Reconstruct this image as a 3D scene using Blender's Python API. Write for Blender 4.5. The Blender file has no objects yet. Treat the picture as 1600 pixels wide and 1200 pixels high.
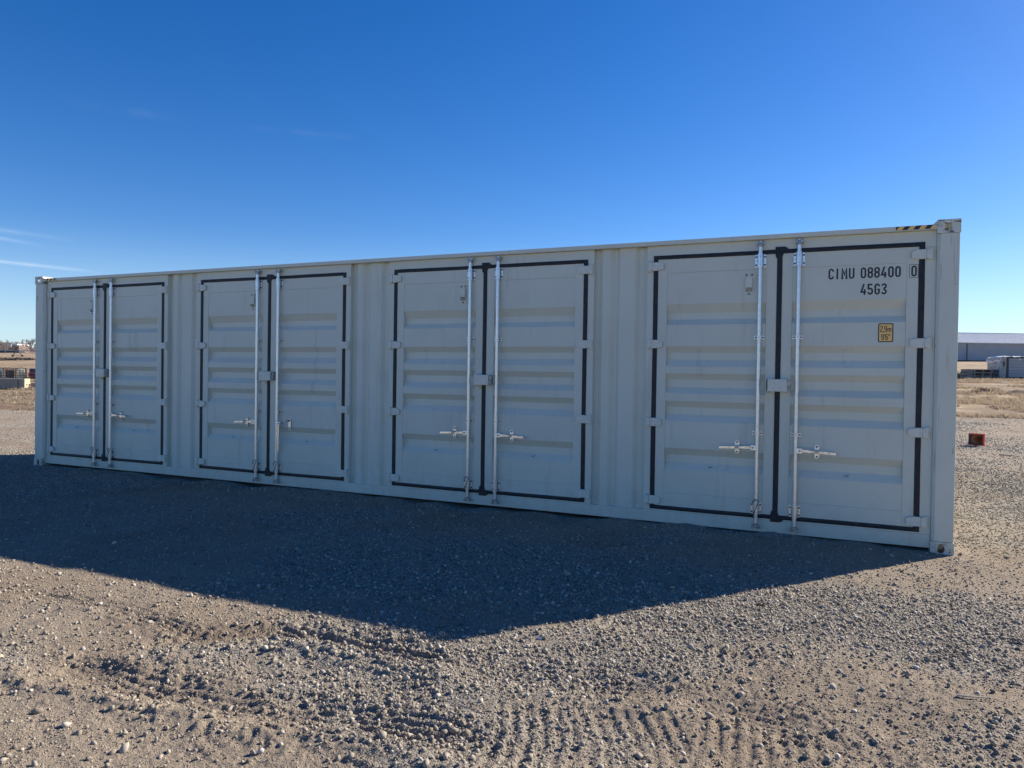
import bpy, bmesh, math, random
import numpy as np
from mathutils import Vector, Matrix
R = math.radians
C = bpy.context.scene.collection
random.seed(7)

# ---------------------------------------------------------------- camera
CAM = (11.1679, -7.17247, 1.50201)
F_PX, YAW, PIT, ROLL = 1122.17, 0.4131903, -0.0127071, 0.0151054      # fitted to the container's corners
cam_d = bpy.data.cameras.new("camera"); cam = bpy.data.objects.new("camera", cam_d); C.objects.link(cam)
_f = Vector((-math.sin(YAW)*math.cos(PIT), math.cos(YAW)*math.cos(PIT), math.sin(PIT)))
_r = Vector((math.cos(YAW), math.sin(YAW), 0)); _u = _r.cross(_f)
_r2 = math.cos(ROLL)*_r + math.sin(ROLL)*_u; _u2 = -math.sin(ROLL)*_r + math.cos(ROLL)*_u
cam.matrix_world = Matrix(((_r2.x, _u2.x, -_f.x, CAM[0]), (_r2.y, _u2.y, -_f.y, CAM[1]), (_r2.z, _u2.z, -_f.z, CAM[2]), (0, 0, 0, 1)))
cam_d.sensor_fit = 'HORIZONTAL'; cam_d.sensor_width = 36.0; cam_d.lens = F_PX/1600*36.0
cam_d.clip_start = 0.05; cam_d.clip_end = 12000
bpy.context.scene.camera = cam

# ---------------------------------------------------------------- sun, sky, exposure
SUN = Vector((2.974, 3.654, 2.896)).normalized()
SUN_EL = math.asin(SUN.z); SUN_AZ = math.atan2(SUN.x, SUN.y)          # clockwise from +y
sd = bpy.data.lights.new("sun", 'SUN'); sd.energy = 5.0; sd.angle = R(0.55); sd.color = (1.0, 0.91, 0.765)
so = bpy.data.objects.new("sun", sd); C.objects.link(so)
so.rotation_euler = SUN.to_track_quat('Z', 'Y').to_euler(); so.location = (20, 25, 20)
w = bpy.data.worlds.new("World"); bpy.context.scene.world = w; w.use_nodes = True
nt = w.node_tree; nt.nodes.clear()
wo = nt.nodes.new('ShaderNodeOutputWorld'); bg = nt.nodes.new('ShaderNodeBackground'); bg.inputs[1].default_value = 0.080
sky = nt.nodes.new('ShaderNodeTexSky'); sky.sky_type = 'NISHITA'; sky.sun_disc = False
sky.sun_elevation = SUN_EL; sky.sun_rotation = SUN_AZ
sky.air_density = 1.0; sky.dust_density = 0.55; sky.ozone_density = 2.2; sky.altitude = 1500
hs = nt.nodes.new('ShaderNodeHueSaturation'); hs.inputs['Saturation'].default_value = 1.40; hs.inputs['Hue'].default_value = 0.512
nt.links.new(sky.outputs[0], hs.inputs['Color'])

def wmath(op, a, b=None, clamp=False):
    n = nt.nodes.new('ShaderNodeMath'); n.operation = op; n.use_clamp = clamp
    for k, v in ((0, a), (1, b)):
        if v is None: continue
        if isinstance(v, (int, float)): n.inputs[k].default_value = v
        else: nt.links.new(v, n.inputs[k])
    return n.outputs[0]
def px_dir(u, v):                        # direction in the world of a point of the 1600x1200 photograph
    d = _f*F_PX + _r2*(u-800) + _u2*(600-v); d.normalize(); return d
tc = nt.nodes.new('ShaderNodeTexCoord')
def wdot(vec):
    n = nt.nodes.new('ShaderNodeVectorMath'); n.operation = 'DOT_PRODUCT'
    nt.links.new(tc.outputs['Generated'], n.inputs[0]); n.inputs[1].default_value = vec; return n.outputs['Value']
def streak(p, q, width, strength, patchy):
    """thin ice-cloud streak high in the sky between two directions"""
    a, b = px_dir(*p), px_dir(*q); n = a.cross(b).normalized(); m = (a+b).normalized(); t = n.cross(m).normalized()
    half = math.asin(min(1, (b-a).length/2))
    across = wmath('SUBTRACT', 1.0, wmath('DIVIDE', wmath('ABSOLUTE', wdot(n)), width), True)
    along = wmath('SUBTRACT', 1.0, wmath('DIVIDE', wmath('ABSOLUTE', wdot(t)), half), True)
    front = wmath('GREATER_THAN', wdot(m), 0.0)
    nz = nt.nodes.new('ShaderNodeTexNoise'); nz.inputs['Scale'].default_value = 22; nz.inputs['Detail'].default_value = 5
    nt.links.new(tc.outputs['Generated'], nz.inputs['Vector'])
    pn = wmath('MULTIPLY', wmath('SUBTRACT', nz.outputs[0], 0.35 if patchy else 0.1), 3.0 if patchy else 1.6, True)
    o = wmath('MULTIPLY', wmath('POWER', across, 1.6), wmath('MULTIPLY', wmath('POWER', along, 0.7), front))
    return wmath('MULTIPLY', wmath('MULTIPLY', o, pn), strength)
tot = None
for s in (streak((-150, 392), (160, 426), 0.0035, 0.55, False), streak((-160, 345), (70, 384), 0.004, 0.30, False),
          streak((-150, 338), (120, 376), 0.005, 0.16, False), streak((100, 158), (310, 190), 0.010, 0.03, True),
          streak((360, 196), (560, 216), 0.006, 0.035, True)):
    tot = s if tot is None else wmath('ADD', tot, s)
el = wmath('SUBTRACT', 1.0, wmath('DIVIDE', wdot((0.0033, -0.0337, 1.0)), 0.16), True)
hz_ = nt.nodes.new('ShaderNodeMix'); hz_.data_type = 'RGBA'; nt.links.new(wmath('MULTIPLY', wmath('POWER', el, 1.5), 0.62), hz_.inputs['Factor'])
nt.links.new(hs.outputs[0], hz_.inputs['A']); hz_.inputs['B'].default_value = (3.6, 5.1, 6.6, 1)
mx = nt.nodes.new('ShaderNodeMix'); mx.data_type = 'RGBA'
nt.links.new(tot, mx.inputs['Factor']); nt.links.new(hz_.outputs['Result'], mx.inputs['A']); mx.inputs['B'].default_value = (7.0, 7.6, 8.2, 1)
nt.links.new(mx.outputs['Result'], bg.inputs[0]); nt.links.new(bg.outputs[0], wo.inputs[0])
sc = bpy.context.scene
sc.view_settings.view_transform = 'Standard'; sc.view_settings.look = 'None'; sc.view_settings.gamma = 1
sc.view_settings.exposure = 0.9

# ---------------------------------------------------------------- materials
def mat(name, col, rough=0.6, metal=0.0, noise=None, bump=None, spec=0.5):
    """noise = (scale, second colour, low, high[, stretch xyz]); bump = (scale, strength, distance)"""
    m = bpy.data.materials.new(name); m.use_nodes = True; t = m.node_tree; b = t.nodes['Principled BSDF']
    b.inputs['Base Color'].default_value = (*col, 1); b.inputs['Roughness'].default_value = rough
    b.inputs['Metallic'].default_value = metal; b.inputs['Specular IOR Level'].default_value = spec
    co = t.nodes.new('ShaderNodeTexCoord')
    if noise:
        layers = noise if isinstance(noise, list) else [noise]
        prev = None
        for L in layers:
            n = t.nodes.new('ShaderNodeTexNoise'); n.inputs['Scale'].default_value = L[0]; n.inputs['Detail'].default_value = 6
            n.inputs['Roughness'].default_value = 0.65
            mp = t.nodes.new('ShaderNodeMapping'); mp.inputs['Scale'].default_value = L[4] if len(L) > 4 else (1, 1, 1)
            t.links.new(co.outputs['Object'], mp.inputs[0]); t.links.new(mp.outputs[0], n.inputs['Vector'])
            r = t.nodes.new('ShaderNodeMapRange'); r.inputs[1].default_value = L[2]; r.inputs[2].default_value = L[3]
            t.links.new(n.outputs[0], r.inputs[0])
            x = t.nodes.new('ShaderNodeMix'); x.data_type = 'RGBA'
            t.links.new(r.outputs[0], x.inputs['Factor']); x.inputs['B'].default_value = (*L[1], 1)
            if prev is None: x.inputs['A'].default_value = (*col, 1)
            else: t.links.new(prev, x.inputs['A'])
            prev = x.outputs['Result']
        t.links.new(prev, b.inputs['Base Color'])
    if bump:
        n = t.nodes.new('ShaderNodeTexNoise'); n.inputs['Scale'].default_value = bump[0]; n.inputs['Detail'].default_value = 4
        t.links.new(co.outputs['Object'], n.inputs['Vector'])
        bb = t.nodes.new('ShaderNodeBump'); bb.inputs['Strength'].default_value = bump[1]; bb.inputs['Distance'].default_value = bump[2]
        t.links.new(n.outputs[0], bb.inputs['Height']); t.links.new(bb.outputs[0], b.inputs['Normal'])
    return m
PAINT = (0.645, 0.665, 0.575)
M = {}
M['paint'] = mat('container_paint', PAINT, 0.5, noise=[(1.7, (0.60, 0.615, 0.53), 0.42, 0.75), (9.0, (0.50, 0.495, 0.44), 0.58, 0.82, (1, 1, 0.10)), (70, (0.40, 0.37, 0.31), 0.70, 0.85)], bump=(3.0, 0.25, 0.004))
M['post_paint'] = mat('scuffed_post_paint', PAINT, 0.5, noise=[(2.0, (0.60, 0.615, 0.53), 0.42, 0.75), (14.0, (0.40, 0.38, 0.35), 0.60, 0.70, (2.2, 2.2, 0.10)), (11.0, (0.20, 0.18, 0.16), 0.66, 0.675, (2.5, 2.5, 0.45))], bump=(3.0, 0.25, 0.004))
M['casting_paint'] = mat('chipped_casting_paint', (0.64, 0.655, 0.57), 0.55, noise=[(14.0, (0.42, 0.40, 0.37), 0.52, 0.62), (22.0, (0.11, 0.09, 0.08), 0.59, 0.61)], bump=(40.0, 0.3, 0.002))
def add_dust(m, z0, z1, col, amt):
    t = m.node_tree; b = t.nodes['Principled BSDF']; co = t.nodes.new('ShaderNodeTexCoord'); sp = t.nodes.new('ShaderNodeSeparateXYZ'); t.links.new(co.outputs['Object'], sp.inputs[0])
    r = t.nodes.new('ShaderNodeMapRange'); r.inputs[1].default_value = z1; r.inputs[2].default_value = z0; r.inputs[4].default_value = 0.42; t.links.new(sp.outputs['Z'], r.inputs[0])
    n = t.nodes.new('ShaderNodeTexNoise'); n.inputs['Scale'].default_value = 7; n.inputs['Detail'].default_value = 9; n.inputs['Roughness'].default_value = 0.75; t.links.new(co.outputs['Object'], n.inputs['Vector'])
    a = t.nodes.new('ShaderNodeMath'); a.operation = 'ADD'; t.links.new(r.outputs[0], a.inputs[0]); t.links.new(n.outputs[0], a.inputs[1])
    q = t.nodes.new('ShaderNodeMapRange'); q.inputs[1].default_value = 0.66; q.inputs[2].default_value = 1.0; q.inputs[4].default_value = amt; t.links.new(a.outputs[0], q.inputs[0])
    x = t.nodes.new('ShaderNodeMix'); x.data_type = 'RGBA'; src = b.inputs['Base Color'].links[0].from_socket
    t.links.new(q.outputs[0], x.inputs['Factor']); t.links.new(src, x.inputs['A']); x.inputs['B'].default_value = (*col, 1); t.links.new(x.outputs['Result'], b.inputs['Base Color'])
for k_ in ('paint', 'post_paint', 'casting_paint'): add_dust(M[k_], 0.02, 0.55, (0.38, 0.35, 0.29), 0.32)
M['hinge_paint'] = mat('hinge_paint', (0.68, 0.695, 0.61), 0.5, noise=(30, (0.54, 0.53, 0.47), 0.5, 0.75), bump=(60, 0.25, 0.001))
M['rubber'] = mat('black_rubber', (0.012, 0.018, 0.028), 0.5, noise=(18, (0.035, 0.036, 0.036), 0.4, 0.7), bump=(14, 0.5, 0.003), spec=0.3)
M['zinc'] = mat('galvanised_steel', (0.78, 0.795, 0.81), 0.32, 0.85, noise=[(30, (0.64, 0.65, 0.665), 0.45, 0.7), (120, (0.55, 0.53, 0.50), 0.70, 0.78)], bump=(90, 0.15, 0.001))
M['zinc_dark'] = mat('forged_steel', (0.42, 0.43, 0.44), 0.42, 0.8, noise=(60, (0.20, 0.20, 0.20), 0.45, 0.65))
M['handle_steel'] = mat('bright_handle_steel', (0.80, 0.82, 0.85), 0.22, 1.0, noise=(25, (0.50, 0.54, 0.60), 0.45, 0.62))
M['bolt'] = mat('dark_bolt_steel', (0.05, 0.05, 0.055), 0.5, 0.5)
M['ink'] = mat('dark_lettering', (0.018, 0.022, 0.030), 0.5, noise=(40, (0.035, 0.04, 0.05), 0.5, 0.8))
M['yellow'] = mat('yellow_vinyl', (0.95, 0.60, 0.20), 0.5, noise=(8, (0.88, 0.55, 0.20), 0.4, 0.7))
M['black_vinyl'] = mat('black_vinyl', (0.02, 0.022, 0.026), 0.5)
M['roof_paint'] = mat('roof_paint', (0.74, 0.73, 0.69), 0.45, noise=(3, (0.52, 0.50, 0.46), 0.4, 0.7))

# ---------------------------------------------------------------- helpers
class MB:
    def __init__(s): s.v = []; s.f = []; s.mi = []; s.cur = 0
    def add(s, vs, fs):
        k = len(s.v); s.v += [tuple(p) for p in vs]; s.f += [tuple(i+k for i in f) for f in fs]; s.mi += [s.cur]*len(fs); return s
    def box(s, x0, x1, y0, y1, z0, z1):
        return s.add([(x, y, z) for z in (z0, z1) for y in (y0, y1) for x in (x0, x1)],
                     [(0, 2, 3, 1), (4, 5, 7, 6), (0, 1, 5, 4), (2, 6, 7, 3), (0, 4, 6, 2), (1, 3, 7, 5)])
    def prism(s, poly, y0, y1):           # poly in (x, z), extruded along y
        n = len(poly); vs = [(x, y0, z) for x, z in poly]+[(x, y1, z) for x, z in poly]
        return s.add(vs, [tuple(range(n)), tuple(range(2*n-1, n-1, -1))]+[(i, i+n, (i+1) % n+n, (i+1) % n) for i in range(n)])
    def sweep(s, prof, a, b, axis='z'):    # open profile (x, y) swept along z (or (z, y) swept along x)
        n = len(prof)
        if axis == 'z': vs = [(x, y, a) for x, y in prof]+[(x, y, b) for x, y in prof]
        elif axis == 'x': vs = [(a, y, z) for z, y in prof]+[(b, y, z) for z, y in prof]
        else: vs = [(x, a, z) for x, z in prof]+[(x, b, z) for x, z in prof]
        return s.add(vs, [(i, i+1, i+1+n, i+n) for i in range(n-1)])
    def cyl(s, p, q, r, n=14, r2=None, caps=True):
        p, q = Vector(p), Vector(q); r2 = r if r2 is None else r2; d = (q-p).normalized()
        a = d.orthogonal().normalized(); b = d.cross(a)
        vs = [p+(a*math.cos(2*math.pi*i/n)+b*math.sin(2*math.pi*i/n))*r for i in range(n)]
        vs += [q+(a*math.cos(2*math.pi*i/n)+b*math.sin(2*math.pi*i/n))*r2 for i in range(n)]
        fs = [(i, (i+1) % n, (i+1) % n+n, i+n) for i in range(n)]
        if caps: fs += [tuple(range(n-1, -1, -1)), tuple(range(n, 2*n))]
        return s.add(vs, fs)
    def tube(s, pts, r, n=8):
        for i in range(len(pts)-1): s.cyl(pts[i], pts[i+1], r, n, caps=(i in (0, len(pts)-2)))
        return s
    def build(s, name, m, parent=None, bevel=0, smooth=False, loc=None, m2=None):
        me = bpy.data.meshes.new(name); me.from_pydata(s.v, [], s.f); me.materials.append(m if not isinstance(m, str) else M[m])
        if m2: me.materials.append(M[m2]); me.polygons.foreach_set('material_index', s.mi)
        bm = bmesh.new(); bm.from_mesh(me); bmesh.ops.recalc_face_normals(bm, faces=bm.faces); bm.to_mesh(me); bm.free()
        if smooth:
            me.shade_smooth()
            try: me.set_sharp_from_angle(angle=R(38))
            except Exception: pass
        o = bpy.data.objects.new(name, me); C.objects.link(o)
        if parent: o.parent = parent
        if loc: o.location = loc
        if bevel:
            bv = o.modifiers.new('bevel', 'BEVEL'); bv.width = bevel; bv.segments = 2; bv.limit_method = 'ANGLE'; bv.angle_limit = R(40)
        return o
def tag(o, label=None, cat=None, group=None, kind=None):
    if label: o['label'] = label
    if cat: o['category'] = cat
    if group: o['group'] = group
    if kind: o['kind'] = kind
    return o
def empty(name, loc=(0, 0, 0), rz=0):
    o = bpy.data.objects.new(name, None); C.objects.link(o); o.location = loc; o.rotation_euler = (0, 0, rz); o.empty_display_size = 0.2
    return o
def copy_tree(o, parent=None):
    kids = [c for c in C.objects if c.parent == o]
    c = o.copy(); C.objects.link(c); c.parent = parent
    for k in kids: copy_tree(k, c)
    return c

# ---------------------------------------------------------------- terrain
def _hash(ix, iy, seed):
    h = (ix.astype(np.int64)*374761393 + iy.astype(np.int64)*668265263 + seed*1274126177) & 0xFFFFFFFF
    h = ((h ^ (h >> 13))*1103515245) & 0xFFFFFFFF
    h = (h ^ (h >> 16)) & 0xFFFFFFFF
    return h/4294967295.0
def vnoise(x, y, seed=0):
    ix, iy = np.floor(x), np.floor(y); fx, fy = x-ix, y-iy
    fx = fx*fx*fx*(fx*(fx*6-15)+10); fy = fy*fy*fy*(fy*(fy*6-15)+10)
    a, b = _hash(ix, iy, seed), _hash(ix+1, iy, seed); c, d = _hash(ix, iy+1, seed), _hash(ix+1, iy+1, seed)
    return (a*(1-fx)+b*fx)*(1-fy)+(c*(1-fx)+d*fx)*fy - 0.5
def fbm(x, y, f0, octs, seed=0, gain=0.5):
    o = np.zeros_like(x); a = 1.0
    for k in range(octs):
        o += a*vnoise(x*f0*2**k+17.3*k, y*f0*2**k-9.1*k, seed+k); a *= gain
    return o
def sstep(a, b, t):
    t = np.clip((t-a)/(b-a), 0, 1); return t*t*(3-2*t)
def base_h(x, y):
    """lie of the land: the yard is level round the container, the country behind rises very gently"""
    x = np.asarray(x, float); y = np.asarray(y, float)
    r = np.hypot(x-9, y+3)
    up = 3*np.logaddexp(0, (y-4.5)/3.0)
    return 0.03374*up - 0.00333*(x-6)*sstep(8, 40, r)
def seg_d(x, y, pts):
    """distance to, position along and side of a polyline"""
    best = np.full(x.shape, 1e9); al = np.zeros_like(x); sd_ = np.zeros_like(x); L = 0
    for (x0, y0), (x1, y1) in zip(pts[:-1], pts[1:]):
        dx, dy = x1-x0, y1-y0; l = math.hypot(dx, dy)
        t = np.clip(((x-x0)*dx+(y-y0)*dy)/l**2, 0, 1); d = np.hypot(x-x0-t*dx, y-y0-t*dy)
        s = ((x-x0)*dy-(y-y0)*dx)/l; m = d < best
        best = np.where(m, d, best); al = np.where(m, L+t*l, al); sd_ = np.where(m, s, sd_); L += l
    return best, al, sd_
def G(u, v):                                 # where a point of the photograph's ground lies (level yard)
    d = px_dir(u, v); t = -CAM[2]/d.z; return (CAM[0]+t*d.x, CAM[1]+t*d.y)
RUTS = [([G(60, 930), G(180, 950), G(290, 985)], 0.09, 0.055), ([G(300, 1000), G(440, 985), G(540, 1000), G(640, 1022)], 0.13, 0.125),
        ([G(120, 1045), G(300, 1085), G(420, 1110), G(560, 1125), G(720, 1160)], 0.13, 0.085),
        ([G(840, 1060), G(960, 1070), G(1080, 1090), G(1220, 1130), G(1340, 1190)], 0.15, 0.075),
        ([G(900, 962), G(1010, 968), G(1120, 985), G(1260, 985)], 0.15, 0.035),
        ([G(1130, 1040), G(1260, 1075), G(1420, 1130), G(1600, 1190)], 0.20, 0.025)]
TREADS = [([G(1000, 1010), G(1150, 1015), G(1300, 1040), G(1450, 1090)], 0.22, 0.0060, 0.075, 0.25),
          ([G(760, 1150), G(900, 1160), G(1080, 1165), G(1300, 1210)], 0.30, 0.0062, 0.064, 0.10),
          ([G(850, 955), G(960, 975), G(1060, 985), G(1180, 975)], 0.15, 0.006, 0.08, 0.2),
          ([G(180, 1110), G(330, 1150), G(470, 1190)], 0.14, 0.003, 0.075, 0.3),
          ([G(1380, 1090), G(1480, 1130), G(1590, 1180)], 0.2, 0.006, 0.075, 0.3),
          ([G(1500, 780), G(1560, 760), G(1640, 745)], 0.5, 0.012, 0.16, 0.8),
          ([G(300, 1160), G(520, 1100), G(700, 1085)], 0.18, 0.004, 0.07, -0.2)]
def detail_h(x, y):
    r = np.hypot(x-CAM[0], y-CAM[1])
    near = 1-sstep(18, 60, r)
    z = 0.030*fbm(x, y, 0.45, 3, 3) + 0.013*fbm(x, y, 1.9, 3, 11)*near
    z += 0.010*fbm(x, y, 7.0, 3, 21, 0.6)*near*(1-sstep(6, 15, r)) + 0.009*np.abs(fbm(x, y, 30.0, 2, 27, 0.6))*(1-sstep(3.2, 6.5, r))
    lump = np.clip(fbm(x, y, 8.0, 3, 33, 0.7)+0.02, 0, 1)
    z += 0.013*lump*sstep(0.0, 0.35, fbm(x, y, 0.55, 2, 41)+0.1)
    for pts, wd, dp in RUTS:
        dp = dp*0.55; d, al, s = seg_d(x, y, pts); d = d + 0.05*fbm(x, y, 3.5, 2, 51); s = s + 0.05*fbm(x, y, 4.0, 2, 57)
        k = 0.65+0.9*vnoise(al*2.2, al*0+dp*900, 61)
        z += dp*k*(-0.8*np.exp(-(d/wd)**2) + 0.65*np.exp(-((s-1.5*wd)/(0.75*wd))**2)*np.exp(-(np.maximum(d-2.8*wd, 0)/0.1)**2))
        z += dp*0.35*np.exp(-((d-1.2*wd)/(wd))**2)*np.clip(fbm(x, y, 18.0, 3, 71, 0.7), -0.3, 0.6)
        fb = np.exp(-(d/(1.6*wd))**2)*np.clip(0.5+1.6*fbm(x, y, 1.7, 2, 73), 0, 1.2)      # dragged furrows along the rut
        z += 0.12*dp*fb*1.6*np.sin(2*math.pi*s/0.052+3*fbm(x, y, 2.5, 2, 75))
    for pts, wd, dp, pit, sk in TREADS:
        d, al, s = seg_d(x, y, pts); m = 1-sstep(wd*0.8, wd*1.15, d+0.04*fbm(x, y, 5, 2, 77))
        ph = (al+sk*np.abs(s))/pit*2*math.pi
        z += m*dp*(np.tanh(2.2*np.sin(ph))*0.8+0.15)*(0.75+0.9*vnoise(x*2.5, y*2.5, 81))
    # quiet strip where the container's feet stand
    q = np.maximum(np.maximum(-0.1-x, x-12.3), np.maximum(-0.12-y, y-2.6)); q = sstep(0.0, 0.8, q)
    return z*q - 0.004 + (1-q)*(0.012+0.045*fbm(x, y, 1.6, 4, 91, 0.6)) - 0.012
def ground_h(x, y):
    r = np.hypot(x-CAM[0], y-CAM[1])
    far = sstep(25, 80, r)
    z = base_h(x, y) + detail_h(x, y)*(1-far) + far*0.22*fbm(x, y, 0.035, 3, 101)
    for mx_, my_, mh, mr in MOUNDS:
        z = z + mh*np.exp(-(((x-mx_)**2+(y-my_)**2)/mr**2))*(0.8+1.3*vnoise(x*2.1, y*2.1, 111))
    return z
MOUNDS = []
def gh(x, y): return float(ground_h(np.array([float(x)]), np.array([float(y)]))[0])
def land(u, v):
    """point of the real ground seen at a point of the photograph"""
    d = px_dir(u, v); t = 2.0
    while t < 3000:
        x, y, z = CAM[0]+t*d.x, CAM[1]+t*d.y, CAM[2]+t*d.z
        if z < float(base_h(x, y)): break
        t *= 1.004
    return Vector((x, y, gh(x, y)))

for u_, v_, h_, r_ in ((1533, 614, 0.30, 0.6), (1549, 613, 0.34, 0.7), (1516, 618, 0.2, 0.5), (1600, 616, 0.38, 0.8), (1534, 599, 0.22, 0.5), (1571, 599, 0.26, 0.6), (1563, 614, 0.12, 0.9),
                       (1580, 640, 0.10, 0.9), (1508, 616, 0.15, 0.5), (20, 633, 0.10, 0.8), (45, 617, 0.16, 1.2), (5, 690, 0.04, 0.4), (30, 688, 0.05, 0.4)):
    p_ = land(u_, v_); MOUNDS.append((p_.x, p_.y, h_*0.6, r_*0.8))
# where gravel lies thick (windrows, loose patches): 0 bare packed dirt .. 1 loose stones
PATCH = [(G(700, 1050), 0.55, 1.0), (G(640, 1170), 0.40, 1.0), (G(980, 1020), 0.38, 1.1), (G(1100, 940), 0.9, 1.0), (G(1330, 940), 0.8, 0.9),
         (G(900, 900), 0.9, 0.8), (G(640, 870), 1.1, 0.5), (G(420, 930), 0.5, 0.9), (G(300, 925), 0.5, 0.7), (G(1250, 880), 0.7, 0.7),
         (G(80, 1130), 0.45, 0.4), (G(460, 1120), 0.35, 0.6), (G(100, 1010), 0.5, 0.2), (G(1040, 850), 0.7, 0.7), (G(1500, 940), 0.6, 0.4),
         (G(1560, 790), 1.6, 0.6), (G(1560, 715), 2.5, 0.5), (G(1550, 890), 0.8, 0.5), (G(20, 690), 4.0, 0.5), (G(120, 840), 2.2, -0.9), (G(250, 1180), 0.5, -0.5), (G(1330, 1060), 0.4, -0.7), (G(850, 990), 0.5, -0.5), (G(1250, 990), 0.35, -0.7)]
def gravel(x, y):
    g = 0.31 + 1.0*fbm(x, y, 0.8, 4, 131, 0.6) + 0.9*fbm(x*0.55+y*0.25, y*1.5-x*0.4, 0.8, 3, 171, 0.6)
    for (px, py), rr, a in PATCH:
        g = g + a*0.75*np.exp(-((x-px)**2+(y-py)**2)/rr**2)
    return np.clip(g, 0.0, 1.0)

# ground sheet: rings round the viewpoint, finer where it is near
def make_ground():
    yaw = YAW
    rs = [0.05, 0.5, 1.0]
    r = 1.3
    while r < 6500:
        rs.append(r)
        k = 0.0036 if r < 14 else (0.0055 if r < 45 else (0.012 if r < 200 else 0.05))
        r *= 1+k
    rs = np.array(rs)
    fine = np.linspace(-0.80, 0.80, 760)
    side = np.linspace(0.80, 1.25, 130)[1:]; coarse = np.linspace(1.25, 2*math.pi-1.25, 70)[1:-1]
    th = np.concatenate([-side[::-1], fine, side, coarse]); n = len(th)
    RR, TT = np.meshgrid(rs, th, indexing='ij')
    a = TT+math.pi/2+yaw
    X = CAM[0]+RR*np.cos(a); Y = CAM[1]+RR*np.sin(a)
    Z = ground_h(X.ravel(), Y.ravel()).reshape(X.shape)
    m = len(rs); co = np.stack([X, Y, Z], -1).reshape(-1, 3).astype(np.float32)
    i, j = np.meshgrid(np.arange(m-1), np.arange(n), indexing='ij'); jn = (j+1) % n
    q = np.stack([i*n+j, (i+1)*n+j, (i+1)*n+jn, i*n+jn], -1).reshape(-1, 4)
    me = bpy.data.meshes.new('ground'); me.vertices.add(len(co)); me.vertices.foreach_set('co', co.ravel())
    me.loops.add(q.size); me.loops.foreach_set('vertex_index', q.ravel().astype(np.int32))
    me.polygons.add(len(q)); me.polygons.foreach_set('loop_start', np.arange(0, q.size, 4, dtype=np.int32))
    me.update(calc_edges=True); me.shade_smooth()
    gr = gravel(co[:, 0].astype(float), co[:, 1].astype(float)).astype(np.float32)
    at = me.attributes.new('gravel', 'FLOAT', 'POINT'); at.data.foreach_set('value', gr)
    dm = np.zeros(len(co)); xx, yy = co[:, 0].astype(float), co[:, 1].astype(float); wob = 0.06*fbm(xx, yy, 3.5, 3, 221); pt = 0.55+1.2*fbm(xx, yy, 2.2, 3, 231)
    for pts, wd, dp in RUTS: dm = np.maximum(dm, np.exp(-((seg_d(xx, yy, pts)[0]+wob)/(1.5*wd))**2)*pt*1.2)
    for q in TREADS[:-1]: dm = np.maximum(dm, 0.55*(1-sstep(q[1]*0.8, q[1]*1.2, seg_d(xx, yy, q[0])[0]+wob))*pt)
    at = me.attributes.new('damp', 'FLOAT', 'POINT'); at.data.foreach_set('value', np.clip(dm, 0, 1).astype(np.float32))
    # land cover: 0 gravel yard, 1 dry grass field, with brown earth between
    x, y = co[:, 0].astype(float), co[:, 1].astype(float)
    fld = field_amount(x, y)
    at = me.attributes.new('field', 'FLOAT', 'POINT'); at.data.foreach_set('value', fld.astype(np.float32))
    s_ = yard_edge(x, y)+3.0*fbm(x, y, 0.25, 4, 201); lim = LIM_A
    ea = sstep(-0.5, 1.5, s_)*(1-sstep(lim*0.7, lim*1.1, s_+2*fbm(x, y, 0.5, 3, 211)))*sstep(8, -6, x)
    for mx_, my_, mh, mr in MOUNDS: ea = np.maximum(ea, np.clip(1.6*np.exp(-(((x-mx_)**2+(y-my_)**2)/(mr*1.3)**2))-0.3, 0, 1)*sstep(0, 1, s_))
    at = me.attributes.new('earth', 'FLOAT', 'POINT'); at.data.foreach_set('value', ea.astype(np.float32))
    o = bpy.data.objects.new('ground', me); C.objects.link(o); return o
def yard_edge(x, y):
    """signed distance (m) beyond the edge of the gravel yard"""
    a, b = EDGE_A, EDGE_B; dx, dy = b.x-a.x, b.y-a.y; l = math.hypot(dx, dy)
    return ((x-a.x)*(-dy)+(y-a.y)*dx)/l
EDGE_A = land(25, 640); EDGE_B = land(1550, 652)
def field_amount(x, y):
    s = yard_edge(x, y) + 3.0*fbm(x, y, 0.25, 4, 201)
    return sstep(-0.6, 1.0, s)
LIM_A = float(yard_edge(land(25, 607).x, land(25, 607).y))
ground = make_ground(); tag(ground, kind='structure')
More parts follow.
